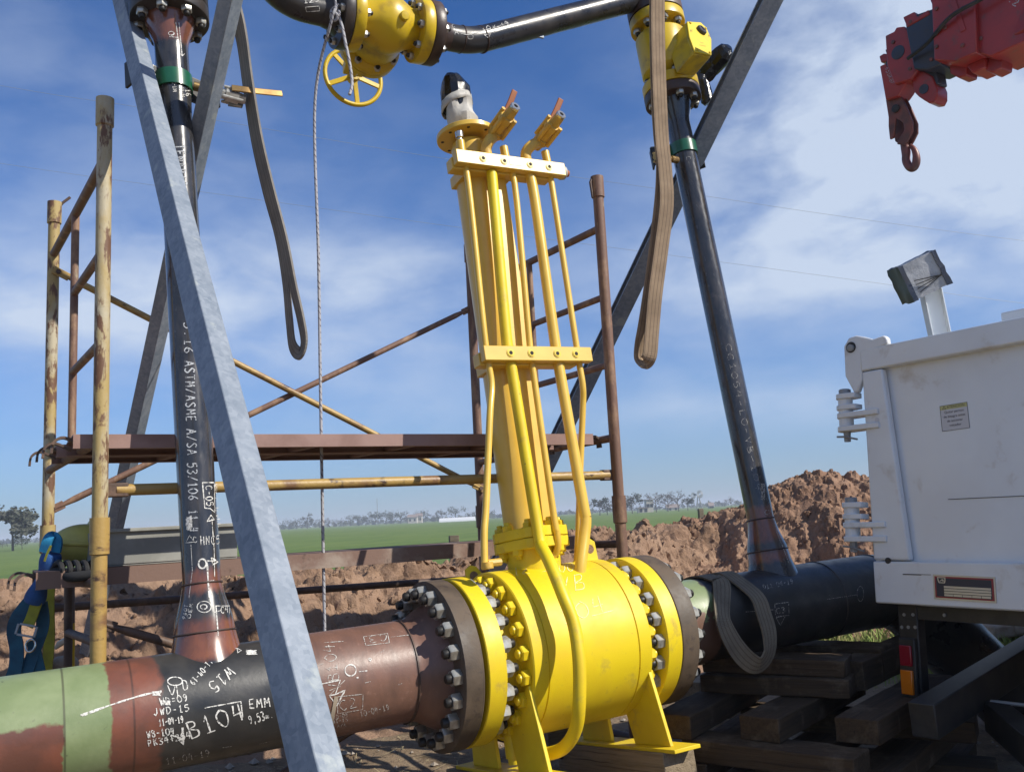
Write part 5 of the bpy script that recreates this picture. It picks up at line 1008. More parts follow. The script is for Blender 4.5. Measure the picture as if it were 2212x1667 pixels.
# bed behind the gate
mb = MB(); mb.box(TP(WID / 2, B0 + .04, -1.75), DP, TU, TC, WID, .06, 3.3); mb.build('bed_floor', M['white'], tr)
for a_ in (.02, WID - .02): mb = MB(); mb.box(TP(a_, .08, -1.85), DP, TU, TC, .05, .92, 3.2); mb.build('bed_side', M['white'], tr)
mb = MB(); mb.box(TP(WID / 2, .12, -3.45), DP, TU, TC, WID, 1.0, .06); mb.build('bed_front', M['white'], tr)
mb = MB(); mb.box(TP(WID / 2, .25, -4.6), DP, TU, TC, 2.2, 1.7, 1.6); cab = mb.build('cab', M['white'], tr, bevel=.08)
mb = MB(); mb.box(TP(WID / 2, .6, -3.795), DP, TU, TC, 1.5, .5, .02); mb.build('rear_window', M['window'], cab)
for a_ in (.75, 1.55): mb = MB(); mb.box(TP(a_, B0 - .12, -2.6), DP, TU, TC, .08, .2, 4.9); mb.build('chassis_rail', M['chassis'], tr)
mb = MB(); mb.box(TP(WID / 2, B0 - .032, -.06), DP, TU, TC, WID - .1, .05, .06); mb.build('tail_crossmember', M['chassis'], tr)
for c_ in (-2.35, -4.5):
    for a_ in (.32, WID - .32):
        mb = MB(); mb.lathe(TP(a_, -.63, c_), DP, [(-.13, .28), (-.14, .40), (-.10, .445), (.10, .445), (.14, .40), (.13, .28)], 40); wh = mb.build('wheel', M['rubber'], tr); mb = MB(); mb.lathe(TP(a_, -.63, c_), DP, [(-.11, .27), (-.02, .25), (.0, .10), (.11, .27)], 28); mb.build('rim', M['silver'], wh)
    mb = MB(); mb.tube([TP(.2, -.63, c_), TP(WID - .2, -.63, c_)], .06, 14); mb.build('axle', M['chassis'], tr)
# thing that sticks up from the top rail at the right edge
a0, b0 = tpx(2163, 700, -.03); rail_box(a0, a0 + .5, B1 + .002, B1 + .052, -.09, -.03, 'rail_cap', tr)
# stickers and plate
def text_mesh(txt, size, fn, mat, parent, name, align='LEFT'):
    cu = bpy.data.curves.new('t', 'FONT'); cu.body = txt; cu.size = size; cu.align_x = align; cu.resolution_u = 3; ob = bpy.data.objects.new('t', cu); COL.objects.link(ob)
    me = bpy.data.meshes.new_from_object(ob.evaluated_get(bpy.context.evaluated_depsgraph_get())); mb = MB(); mb.add([fn(v.co.x, v.co.y) for v in me.vertices], [tuple(p.vertices) for p in me.polygons])
    bpy.data.objects.remove(ob); bpy.data.meshes.remove(me); return mb.build(name, mat, parent, flat=True)
def quad_on(x0, y0, x1, y1, fn, c0, c1, mt, nm, par):
    mb = MB(); vs = [fn(x, y) + TC * c for c in (c0, c1) for x, y in ((x0, y0), (x1, y0), (x1, y1), (x0, y1))]; mb.add(vs, [(0, 1, 2, 3), (4, 5, 6, 7), (0, 1, 5, 4), (1, 2, 6, 5), (2, 3, 7, 6), (3, 0, 4, 7)]); return mb.build(nm, M[mt], par, flat=True)
s0 = V(tpx(2036, 932, -.006)); sx = (V(tpx(2096, 930, -.006)) - s0); sy = (V(tpx(2033, 877, -.006)) - s0); rotc = radians(1.5)
SWd, SHt = sx.length, sy.length * 1.0
def lab(x, y): q = s0 + V((cos(rotc), sin(rotc))) * x + V((-sin(rotc), cos(rotc))) * y; return TP(q.x, q.y, -.006)
lb = quad_on(0, 0, SWd, SHt, lab, .0002, .0012, 'label', 'warning_label', gate)
quad_on(.001, SHt * .83, SWd - .001, SHt - .001, lab, .0013, .0017, 'label_top', 'label_band', lb)
for x0, y0, x1, y1 in ((0, 0, SWd, .0012), (0, SHt - .0012, SWd, SHt), (0, 0, .0012, SHt), (SWd - .0012, 0, SWd, SHt)): quad_on(x0, y0, x1, y1, lab, .0018, .0022, 'ink', 'label_border', lb)
fs_ = SHt * .148
for i, tx in enumerate(('Quitar pernos', 'de bisagra antes', 'de accionar', 'volcador')):
    text_mesh(tx, fs_ * .92, lambda x, y, i=i: lab(SWd / 2 + x, SHt * (.68 - .175 * i) + y) + TC * .0019, M['ink'], lb, 'label_text', 'CENTER')
text_mesh('ATENCION', fs_ * 1.0, lambda x, y: lab(SWd * .58 + x * .95, SHt * .865 + y) + TC * .0021, M['ink'], lb, 'label_text', 'CENTER')
mb = MB(); tri = [lab(SWd * x, SHt * y) + TC * .0021 for x, y in ((.08, .85), (.23, .85), (.155, .975))]; mb.add(tri + [q.lerp((tri[0] + tri[1] + tri[2]) / 3, .35) for q in tri], [(0, 1, 4, 3), (1, 2, 5, 4), (2, 0, 3, 5)]); mb.build('warning_triangle', M['ink'], lb, flat=True)
pa, pb = V(tpx(2019, 1293, .037)), V(tpx(2154, 1302, .037)); pc = V(tpx(2017, 1240, .037)); ux = (pb - pa); PW = ux.length; ux = ux / PW; uy = V((-ux.y, ux.x)); PH = (pc - pa).length
def plt(x, y): q = pa + ux * x + uy * y; return TP(q.x, q.y, .038)
mp_ = quad_on(0, 0, PW, PH, plt, 0, .002, 'plate', 'maker_plate', gate); quad_on(.006, .006, PW - .006, PH - .006, plt, .002, .0026, 'plate_red', 'red_border', mp_)
quad_on(.012, .011, PW - .013, PH - .012, plt, .0026, .0031, 'plate_blue', 'blue_field', mp_)
for k in range(4):
    y0 = .013 + (PH - .05) * k / 4 + .0; hh = (PH - .05) / 4 - .0022
    if k: quad_on(PW * .18, y0, PW - .016, y0 + hh, plt, .0032, .0036, 'plate', 'blank_field', mp_)
    else:
        for j in range(5): xx = PW * .18 + (PW * .82 - .016) * j / 5; quad_on(xx, y0, xx + (PW * .82 - .016) / 5 - .0018, y0 + hh, plt, .0032, .0036, 'plate', 'blank_field', mp_)
mb = MB(); ox, oy = PW * .145, PH * .78; o_ = [(-.016, .011), (.016, .011), (.0155, -.002), (.0125, -.0105), (-.0105, -.0105), (-.0145, -.002)]; outer = [plt(ox + x, oy + y) + TC * .0036 for x, y in o_]; inner = [plt(ox + x * .74, oy + y * .70) + TC * .0036 for x, y in o_]
mb.add(outer + inner, [(i, (i + 1) % 6, 6 + (i + 1) % 6, 6 + i) for i in range(6)]); mb.add([plt(ox + x, oy + y) + TC * .0037 for x, y in ((-.009, -.004), (-.004, -.004), (.002, .0), (.004, -.004), (.009, -.004), (.008, .003), (.002, .004), (-.003, .0))], [tuple(range(8))]); mb.build('emblem', M['plate'], mp_, flat=True)
# tail lamp on its bracket
la, lb_ = tpx(1940, 1310, -.03); lc, ld = tpx(1995, 1508, -.03)
rail_box(la, lc, ld - .004, lb_ + .02, -.075, -.025, 'lamp_bracket', tr, .004, 'chassis')
lm = rail_box(la + .008, lc - .006, ld, ld + .215, -.025, -.004, 'tail_lamp', tr, .004, 'chassis')
rail_box(la + .016, lc - .016, ld + .115, ld + .19, -.004, .008, 'red_lens', lm, .003, 'lens_red'); rail_box(la + .016, lc - .016, ld + .012, ld + .10, -.004, .010, 'orange_lens', lm, .003, 'lens_orange')
for x, y in ((1953, 1327), (1972, 1327), (1948, 1354), (1962, 1354), (1977, 1354), (2040, 1328)): a_, b_ = tpx(x, y, -.024); mb = MB(); mb.lathe(TP(a_, b_, -.0255), TC, [(0, .007), (.004, .006)], 10); mb.build('bracket_bolt', M['silver'], tr)
# wrapped lamp on its post, standing on the bed
wl = thing('work_lamp', 'work lamp wrapped in taped plastic on a leaning post above the white truck bed', 'lamp', at(2040, 780, 4.3))
b0, b1 = at(2044, 790, 4.25), at(2006, 610, 4.25); d = (b1 - b0).normalized(); X = (at(2100, 700, 4.25) - at(2000, 720, 4.25)).normalized(); X = (X - d * X.dot(d)).normalized(); Y = d.cross(X); mb = MB()
mb.box(b0.lerp(b1, .5), X, Y, d, .085, .006, (b1 - b0).length)
for s in (-1, 1): mb.box(b0.lerp(b1, .5) + X * s * .042, X, Y, d, .006, .05, (b1 - b0).length)
mb.build('post', M['white'], wl, bevel=.002)
hc_ = at(1985, 598, 4.2); hx = (at(2018, 575, 4.2) - at(1953, 607, 4.2)).normalized(); hy = (at(1962, 565, 4.2) - at(1987, 640, 4.2)).normalized(); hy = (hy - hx * hy.dot(hx)).normalized(); hz = hx.cross(hy)
def crumple(mb, amp, sc, c0):
    for i in range(len(mb.v)): mb.v[i] += (mb.v[i] - c0).normalized() * amp * noise.noise(mb.v[i] * sc)
def gridbox(c, X, Y, Z_, sx, sy, sz, k=7):
    mb = MB()
    for a, b, n_, sa, sb, sn in ((X, Y, Z_, sx, sy, sz), (Y, Z_, X, sy, sz, sx), (Z_, X, Y, sz, sx, sy)):
        for s in (-1, 1):
            vs = [c + a * (sa * (i / k - .5)) + b * (sb * (j / k - .5)) + n_ * (s * sn / 2) for j in range(k + 1) for i in range(k + 1)]
            mb.add(vs, [(j * (k + 1) + i, j * (k + 1) + i + 1, (j + 1) * (k + 1) + i + 1, (j + 1) * (k + 1) + i) for j in range(k) for i in range(k)])
    return mb
film = material('grey_wrapping_film', (.42, .43, .45), (.30, .31, .33), 12, rough=.4, bump=.8, bscale=50)
mb = gridbox(hc_, hx, hy, hz, .15, .17, .12); crumple(mb, .006, 22, hc_); mb.build('lamp_head', film, wl, ang=20)
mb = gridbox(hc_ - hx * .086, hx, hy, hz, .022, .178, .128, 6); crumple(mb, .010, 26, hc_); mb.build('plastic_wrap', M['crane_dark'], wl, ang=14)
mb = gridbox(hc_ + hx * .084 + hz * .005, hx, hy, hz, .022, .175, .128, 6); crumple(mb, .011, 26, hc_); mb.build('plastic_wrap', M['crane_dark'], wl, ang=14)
mb = MB()
for k in range(4): q = hc_ - hy * .02 * k; mb.tube([q - hx * .06 + hz * .07, q + hx * .065 + hz * .075 - hy * (.03 - .02 * k), q + hx * .075 - hz * .06], .0022, 6)
mb.build('tie_wire', M['stud'], wl)

# ================================================================== CRANE TIP
CB = at(1940, 180, 4.6); cax = (at(2260, -10, 4.05) - at(1950, 185, 4.6)).normalized(); cs = cax.cross(Z).normalized(); cz = cs.cross(cax)
cs = cs if cs.y < 0 else -cs
CZF = Z                                                                # boom lies in the vertical plane through its own axis
def cpx(x, y, c=0): return hit(x, y, CB + cs * c, cs)
cr = thing('crane_boom', 'red truck crane boom tip reaching in from the upper right corner', 'crane', cpx(2212, 0))
def slab(pts, c0, c1, mt, nm, par=None, bev=.006):
    mb = MB(); mb.prism([cpx(x, y, 0) + cs * c0 for x, y in pts], cs * (c1 - c0)); return mb.build(nm, M[mt], par or cr, bevel=bev)
slab([(2128, -60), (2300, -140), (2330, 60), (2240, 108), (2212, 120), (2170, 138), (2144, 130)], -.13, .13, 'crane', 'main_boom_section')
slab([(2046, -70), (2140, -90), (2148, 132), (2100, 152), (2056, 148), (2052, 60)], -.16, .16, 'crane', 'boom_head')
slab([(2062, 150), (2064, 164), (2082, 174), (2100, 168), (2102, 140), (2092, 120)], -.05, .05, 'crane', 'pulley_lug'); slab([(2104, 150), (2116, 166), (2144, 154), (2146, 130)], -.07, .07, 'crane', 'pulley_lug'); slab([(2140, 158), (2154, 163), (2176, 152), (2178, 128), (2150, 120)], -.05, .05, 'crane', 'pulley_lug')
slab([(2018, 6), (2024, 19), (2038, 20), (2050, 14), (2054, -20), (2026, -10)], -.04, .04, 'crane', 'sensor_lug')
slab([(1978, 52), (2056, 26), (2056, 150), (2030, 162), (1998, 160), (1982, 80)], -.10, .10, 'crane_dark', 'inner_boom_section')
slab([(1975, 50), (2000, 38), (2006, 50), (2030, 34), (2034, 44), (1984, 72)], -.105, .105, 'crane', 'wear_pad'); slab([(2002, 152), (2034, 160), (2038, 184), (2028, 190), (2016, 186)], -.04, .04, 'crane_dark', 'roller')
slab([(1930, 86), (1949, 77), (1954, 68), (1970, 66), (1980, 74), (1996, 84), (2006, 150), (1986, 180), (1950, 190), (1934, 150)], -.075, .075, 'crane', 'outer_tip_section')
slab([(1922, 106), (1930, 102), (1936, 116), (1926, 118)], -.03, .03, 'crane', 'stop'); slab([(1913, 108), (1917, 107), (1922, 124), (1918, 125)], -.006, .006, 'hook', 'grease_nipple'); slab([(1908, 126), (1918, 120), (1934, 122), (1938, 136), (1912, 140)], -.04, .04, 'crane', 'tip_bracket')
mb = MB(); mb.lathe(cpx(1958, 122, 0) + cs * .074, cs, [(0, .035), (.004, .035), (.006, .028)], 24); mb.build('pin_boss', M['crane_dark'], cr); mb = MB(); mb.lathe(cpx(1935, 142, 0) + cs * .053, cs, [(0, .02), (.004, .02)], 20); mb.build('pin_boss', M['crane_dark'], cr)
slab([(1980, 178), (1988, 206), (1996, 214), (2008, 222), (2018, 228), (2030, 226), (2036, 214), (2036, 196), (2026, 170), (2004, 158)], -.05, .05, 'crane', 'lower_lug'); mb = MB(); mb.lathe(cpx(2008, 198, 0) + cs * .049, cs, [(0, .024), (.005, .024)], 20); mb.build('pin_boss', M['crane_dark'], cr)
tp_ = slab([(1884 + 0, 149), (1912, 142), (1934, 136), (1946, 176), (1958, 190), (1960, 204), (1948, 208), (1950, 214), (1922, 216), (1906, 214)], -.055, .055, 'crane', 'tip_plate') if False else slab([(1913, 149), (1936, 138), (1950, 140), (1972, 182), (1962, 200), (1952, 214), (1926, 222), (1919, 182)], -.055, .055, 'crane', 'tip_plate')
def ctext(x, y): return cpx(x, y, 0) + cs * .0565, cs
ik = Ink(ctext); ik.text('650KGF', 1925, 153, 1939, 190, 9, .0014); ik.build(tp_, 'stencil', 'load_marking')
ik = Ink(lambda x, y: (cpx(x, y, 0) + cs * .1315, cs)); ik.text('4.2', 2196, 14, 2226, 34, 16, .003); ik.build(cr, 'stencil', 'load_marking')
for x, y in ((2062, 40), (2062, 120), (2118, 40), (2118, 118), (2080, 80), (2150, 100), (1992, 60), (2036, 140), (1948, 100), (1990, 160)):
    mb = MB(); c_ = .161 if 2046 < x < 2146 else (.131 if x > 2146 else (.1005 if 1982 < x < 2050 else .0755)); mb.lathe(cpx(x, y) + cs * c_, cs, [(-.004, .010), (.006, .010), (.008, .006)], 6); mb.build('bolt', M['hook'], cr)
mb = MB(); mb.tube(catmull([cpx(2300, -60) + cs * .17, cpx(2170, 20) + cs * .185, cpx(2100, 60) + cs * .19, cpx(2040, 110) + cs * .15, cpx(1990, 140) + cs * .12], 6), .010, 8); mb.build('hydraulic_hose', M['chassis'], cr)
bs_ = cpx(2300, -10); be_ = TP(1.25, 1.95, -3.72); ad = (be_ - bs_).normalized(); an_ = ad.cross(Z).normalized(); mb = MB(); mb.box(bs_.lerp(be_, .5), ad, an_, an_.cross(ad), (be_ - bs_).length + .3, .28, .34); mb.build('boom_arm', M['crane'], cr, bevel=.01)
mb = MB(); mb.box(V((be_.x, be_.y, (be_.z + .72) / 2 + .1)), DP, TC, Z, .34, .24, be_.z - .62); mb.build('mast', M['crane'], cr, bevel=.01)
mb = MB(); mb.lathe(be_ - cs * .2, cs, [(0, .13), (.4, .13)], 24); mb.build('knuckle_pin', M['crane_dark'], cr)
mb = MB(); mb.box(cpx(2100, 30) + cs * .164, cax, cs, cz, .025, .004, .30); mb.build('edge_plate', M['crane'], cr, bevel=.002)
hk = thing('crane_hook', 'brown steel hook with swivel block hanging from the red crane tip', 'hook', cpx(1970, 365))
slab([(1924, 216), (1950, 210), (1954, 214), (1970, 238), (1978, 262), (1979, 286), (1970, 306), (1962, 316), (1944, 314), (1930, 302), (1926, 262)], -.03, .03, 'hook', 'swivel_block', hk) if False else None
mb = MB(); mb.prism([cpx(x, y) + cs * -.03 for x, y in ((1920, 218), (1952, 208), (1966, 236), (1978, 266), (1978, 286), (1968, 306), (1961, 316), (1944, 314), (1929, 304), (1926, 276), (1926, 256))], cs * .014); sw = mb.build('swivel_cheek', M['hook'], hk, bevel=.004)
mb = MB(); mb.prism([cpx(x, y) + cs * .016 for x, y in ((1920, 218), (1952, 208), (1966, 236), (1978, 266), (1978, 286), (1968, 306), (1961, 316), (1944, 314), (1950, 300), (1960, 285), (1958, 268), (1942, 258), (1938, 300), (1929, 304), (1926, 276), (1926, 256))], cs * .014); mb.build('swivel_cheek', M['hook'], hk, bevel=.004)
mb = MB(); mb.lathe(cpx(1943, 238) - cs * .04, cs, [(0, .02), (.08, .02), (.082, .014)], 20); mb.build('swivel_pin', M['chassis'], hk)
mb = MB(); mb.tube([cpx(1953, 300), cpx(1957, 345)], [.022, .017], 14); mb.build('shank', M['hook'], hk)
J = [(1957, 325), (1958, 345), (1960, 362), (1967, 378), (1976, 382), (1981, 372), (1980, 352), (1972, 336)]
J = [(1956, 318), (1958, 330), (1957, 342), (1959, 352), (1966, 362), (1974, 362), (1979, 352), (1979, 336), (1974, 322), (1966, 314)]
mb = MB(); pts = catmull([cpx(x, y) for x, y in J], 5); L_ = len(pts); mb.tube(pts, [.020 if k < L_ * .7 else .020 * (1 - .6 * (k / L_ - .7) / .3) for k in range(L_)], 12); mb.build('hook_curve', M['hook'], hk)

# ================================================================== TIMBER CRIB, BLOCKS, TRUCK UNDERSIDE
TG = 'timbers stacked in a crib under the black pipe'
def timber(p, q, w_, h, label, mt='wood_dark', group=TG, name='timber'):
    o = thing(name, label, 'timber', p, group); d = (q - p).normalized(); s = d.cross(Z).normalized(); u = s.cross(d); n = 9; mb = MB(); vs = []
    L_ = (q - p).length; sd_ = random.uniform(0, 50)
    sec = [(-.5, -.5), (-.17, -.5), (.17, -.5), (.5, -.5), (.5, 0), (.5, .5), (.17, .5), (-.17, .5), (-.5, .5), (-.5, 0)]
    pts = [p.lerp(q, k / n) for k in range(n + 1)]
    lcs = []
    for k, c in enumerate(pts):
        for x, y in sec: lcs.append((k / n * L_ + sd_, x * w_ + sd_, y * h)); vs.append(c + s * (x * w_) + u * (y * h) + V((1, 1, 1)) * .0035 * noise.noise(V((k * 1.3 + sd_, x * 3, y * 3))) + d * (.006 * noise.noise(V((x * 5 + sd_, y * 5, k))) if k in (0, n) else 0))
    m_ = len(sec); mb.add(vs, [(k * m_ + i, k * m_ + (i + 1) % m_, (k + 1) * m_ + (i + 1) % m_, (k + 1) * m_ + i) for k in range(n) for i in range(m_)] + [tuple(range(m_)), tuple(n * m_ + i for i in range(m_))], lcs)
    mb.build('beam', M[mt], o, bevel=.004, ang=25); return o
def lift(p, z): return V((p.x, p.y, z))
A_ = at(1526, 1448, 3.75), at(1842, 1470, 3.48); timber(lift(A_[0], .387), lift(A_[1], .387), .19, .068, 'front top timber of the crib, on the underside of its upper twin')
timber(lift(A_[0], .455) + V((.02, .03, 0)), lift(A_[1], .455) + V((0, .03, 0)), .17, .064, 'topmost front timber of the crib, touching the black pipe')
D1 = V((.57, .82, 0)); D2 = (lift(A_[1], 0) - lift(A_[0], 0)).normalized()
timber(lift(A_[0], .42) + D1 * .42 + D2 * .1, lift(A_[1], .42) + D1 * .36 + D2 * .05, .18, .13, 'rear top timber of the crib, in shade under the pipe')
timber(lift(at(1834, 1440, 3.55), .41), lift(at(1962, 1392, 4.1), .41), .11, .11, 'short timber chock at the top right of the crib, beside the tail lamp')
bb = [(at(1450, 1556, 3.3), at(1640, 1452, 4.1), 'left cross timber of the crib, its end pointing at the camera'), (at(1640, 1568, 3.2), at(1830, 1470, 3.9), 'middle cross timber of the crib with a pale end grain'), (at(1850, 1570, 3.1), at(2020, 1480, 3.8), 'right cross timber of the crib below the tail lamp')]
for p, q, lb2 in bb: timber(lift(p, .308), lift(q, .308), .15, .082, lb2)
dd = [(at(1494, 1595, 3.35), at(1862, 1640, 2.98), 'front middle-layer timber of the crib'), (at(1494, 1595, 3.35) + D1 * .55, at(1862, 1640, 2.98) + D1 * .62 + D2 * .25, 'rear middle-layer timber of the crib')]
for p, q, lb2 in dd: timber(lift(p, .226), lift(q, .226), .16, .076, lb2)
for p, q, lb2 in bb: timber(lift(p, .148) + D2 * .04, lift(q, .148) + D2 * .02, .16, .076, lb2.split(',')[0].split(' with')[0].split(' below')[0].replace('cross', 'lower cross') + ', near the ground')
for p, q, lb2 in dd: timber(lift(p, .068) - D1 * .03 + D2 * .02, lift(q, .068) + D2 * .05, .18, .082, lb2.replace('middle-layer', 'bottom'))
for k in range(3): p = at(1494, 1595, 3.35) + D1 * (.05 + .28 * k); timber(lift(p, .015) + D2 * (.05 + .32 * k) - D1 * .25, lift(p, .015) + D2 * (.05 + .32 * k) + D1 * .5, .15, .05, ('left', 'middle', 'right')[k] + ' ground sleeper under the timber crib')
SG = 'timber blocks under the valve feet'
for t_, lb2 in ((1.60, 'squared pale timber block under the right feet of the yellow valve'), (1.115, 'squared timber block under the left feet of the yellow valve')):
    p, q = P(t_, -.39, .33), P(t_, -.39, -.36); zt = (P(t_, -.388, 0)).z
    c0 = lift(p, 0); h = zt - .02; o = timber(lift(p, P(t_, -.388, .33).z - h / 2 - .002), lift(q, P(t_, -.388, -.36).z - h / 2 - .002), .135, h, lb2, 'wood_pale', SG)
timber(lift(at(1100, 1690, 3.0), .09), lift(at(1342, 1622, 3.18), .11), .11, .09, 'pale plank lying on the ground in front of the yellow valve', 'wood_pale', SG, 'plank')
timber(lift(at(1170, 1570, 3.9), .16), lift(at(1235, 1560, 3.95), .16), .14, .18, 'pale timber block standing behind the drain boss of the valve', 'wood_pale', SG)
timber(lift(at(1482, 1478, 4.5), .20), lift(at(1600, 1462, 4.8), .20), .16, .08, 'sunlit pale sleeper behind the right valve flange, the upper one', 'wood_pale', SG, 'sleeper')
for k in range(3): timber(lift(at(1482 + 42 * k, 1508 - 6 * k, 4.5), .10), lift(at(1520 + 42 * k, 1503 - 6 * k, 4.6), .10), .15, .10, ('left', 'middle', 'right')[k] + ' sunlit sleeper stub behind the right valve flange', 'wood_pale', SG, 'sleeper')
sb_ = thing('steel_beam', 'dark steel drawbar beam lying angled under the truck tail', 'steel beam', at(1995, 1560, 3.1)); p, q = at(1994, 1556, 3.05), at(2330, 1345, 4.2); d = (q - p).normalized(); s = d.cross(Z).normalized(); u = s.cross(d)
mb = MB(); mb.box(p.lerp(q, .5), d, s, u, (q - p).length, .09, .115); bm_ = mb.build('beam', M['chassis'], sb_, bevel=.004)
mb = MB(); hc2 = at(2076, 1492, 3.34); mb.tube([hc2 + u * .02 + (d * cos(k * pi / 8) + u * sin(k * pi / 8)) * .035 for k in range(9, 17)], .008, 10); mb.build('hook', M['chassis'], sb_)
mb = MB(); mb.tube([at(2140, 1514, 3.3), at(2330, 1535, 3.1)], .007, 8); mb.build('brake_rod', M['silver'], sb_)
p, q = at(2150, 1545, 3.3), at(2260, 1640, 2.9); d = (q - p).normalized(); s = d.cross(Z).normalized(); mb = MB(); mb.box(p.lerp(q, .5), d, s, s.cross(d), (q - p).length, .08, .11); mb.build('brace', M['chassis'], sb_, bevel=.004)
rb = thing('rubble', 'pale broken slabs lying in the grass at the right edge', 'rubble', at(2170, 1340, 6.5)); mb = MB()
for x, y, d_, w_ in ((2170, 1345, 6.6, .5), (2205, 1338, 6.6, .4), (2140, 1335, 7.0, .5)): mb.box(at(x, y, d_), V((1, .2, .05)).normalized(), V((-.2, 1, .1)).normalized(), V((-.04, -.1, 1)).normalized(), w_, .4, .10)
mb.build('slabs', M['stone'], rb, bevel=.02)

# ================================================================== FAR BACKGROUND
def leafmat(name, a, b): 
    mt = material(name, a, b, .6, rough=.8, spec=.2); return mt
LM = {'dark': leafmat('dark_foliage', (.045, .06, .032), (.07, .085, .045)), 'grey': leafmat('grey_green_foliage', (.10, .105, .08), (.075, .085, .06)), 'bare': leafmat('bare_twigs', (.13, .11, .095), (.10, .085, .075))}
def tree(x, ybase, ytop, d, kind, wide, label, group='distant trees along the far edge of the field', leaves=420, seed=0):
    rnd = random.Random(seed + int(x) * 13); g = at(x, ybase, d); g = V((g.x, g.y, 0)); H = (ybase - ytop) * d / FPX; W = H * wide
    o = thing('tree', label, 'tree', g, group); mb = MB(); tips = []; trunk_h = H * rnd.uniform(.2, .35)
    lean = V((rnd.uniform(-.08, .08), 0, 0)) * H; top = g + Z * H * .75 + lean
    mb.tube(catmull([g, g + Z * trunk_h + lean * .2, g + Z * H * .55 + lean * .6, top], 4), [H * .028 * (1 - .06 * k) for k in range(13)], 8)
    for k in range(11):
        f = rnd.uniform(.32, .95); b = g + Z * H * .75 * f + lean * f; a = rnd.uniform(0, 2 * pi); r = W * .5 * rnd.uniform(.5, 1.0) * (1.15 - .5 * abs(f - .6)); e = b + V((cos(a) * r, sin(a) * r, H * rnd.uniform(.10, .30)))
        mb.tube(catmull([b, b.lerp(e, .5) + Z * H * .03, e], 3), [H * .013 * (1 - .11 * j) for j in range(7)], 6); tips.append((e, W * rnd.uniform(.14, .26)))
        if kind == 'bare':
            for j in range(7): e2 = e + V((rnd.uniform(-1, 1) * W * .16, rnd.uniform(-1, 1) * W * .16, rnd.uniform(0, 1) * H * .16)); mb.tube([b.lerp(e, rnd.uniform(.4, 1)), e2], [H * .005, H * .002], 5); tips.append((e2, W * .10))
    tips.append((top, W * .2)); mb.build('trunk', M['trunk'], o); lf = MB(); s0 = H * (.045 if kind != 'bare' else .022)
    for k in range(leaves if kind != 'bare' else int(leaves * .8)):
        c, r = tips[rnd.randrange(len(tips))]; v = V((rnd.gauss(0, 1), rnd.gauss(0, 1), rnd.gauss(0, .75))); v = v.normalized() * r * rnd.random() ** .5; p = c + v; q = V((rnd.uniform(-1, 1), rnd.uniform(-1, 1), rnd.uniform(-1, 1))).normalized(); a, b = frame_of(q); s = s0 * rnd.uniform(.6, 1.5)
        lf.add([p - a * s, p + b * s * .7, p + a * s, p - b * s * .7], [(0, 1, 2, 3)])
    lf.build('crown', LM[kind], o, flat=True); return o
HZ = lambda x: 1112 - .0524 * (x - 1106)
tree(28, HZ(28) + 7, 1080, 110, 'grey', .85, 'lone grey-green tree at the far left edge of the field', None, 1600)
tree(48, HZ(48) + 7, 1148, 125, 'dark', 1.5, 'low dark bush to the right of the lone tree at the left edge', None, 500)
tree(92, HZ(92) + 4, 1158, 160, 'dark', 1.6, 'small dark bush just left of the far left scaffold post', None, 300)
tree(5, HZ(5) + 4, 1160, 160, 'dark', 1.8, 'small dark bush touching the left picture edge', None, 300)
FT = [(664, 1112, 'grey', .8), (707, 1119, 'bare', .8), (742, 1122, 'bare', .9), (757, 1116, 'dark', 1.6), (775, 1113, 'dark', 1.5), (790, 1115, 'dark', 1.4), (811, 1107, 'dark', 1.4), (834, 1108, 'dark', 1.3), (850, 1106, 'dark', 1.3), (866, 1110, 'dark', 1.3), (880, 1112, 'bare', .9), (897, 1112, 'dark', 1.4), (914, 1106, 'dark', 1.3), (955, 1103, 'grey', 1.0), (938, 1110, 'bare', 1.0), (640, 1124, 'dark', 1.8), (624, 1126, 'dark', 2.0), (690, 1124, 'dark', 2), (720, 1125, 'dark', 2), (984, 1097, 'dark', 1.4), (1024, 1106, 'dark', 1.8), (1052, 1105, 'dark', 2.)]
for i, (x, yt, kd, wd) in enumerate(FT): tree(x, HZ(x) + 4.5, yt - (4 if kd == 'dark' else 2), 420, kd, wd, 'small tree in the hazy far treeline between the near prop and the yellow column', leaves=300, seed=i)
NT_ = [(1272, 1074, 'bare', 1.0), (1296, 1073, 'dark', .8), (1312, 1077, 'bare', 1.), (1366, 1066, 'grey', 1.2), (1352, 1070, 'bare', 1.0), (1418, 1064, 'bare', .9), (1443, 1063, 'bare', 1.), (1466, 1061, 'bare', 1.0), (1486, 1073, 'grey', 1.0), (1580, 1074, 'bare', 1.2), (1330, 1080, 'dark', 1.6)]
for i, (x, yt, kd, wd) in enumerate(NT_): tree(x, HZ(x) + 8, yt, 230, kd, wd, 'wintry tree around the white farmhouse right of the rusty scaffold post', 'trees around the farmhouse', 500, seed=40 + i)
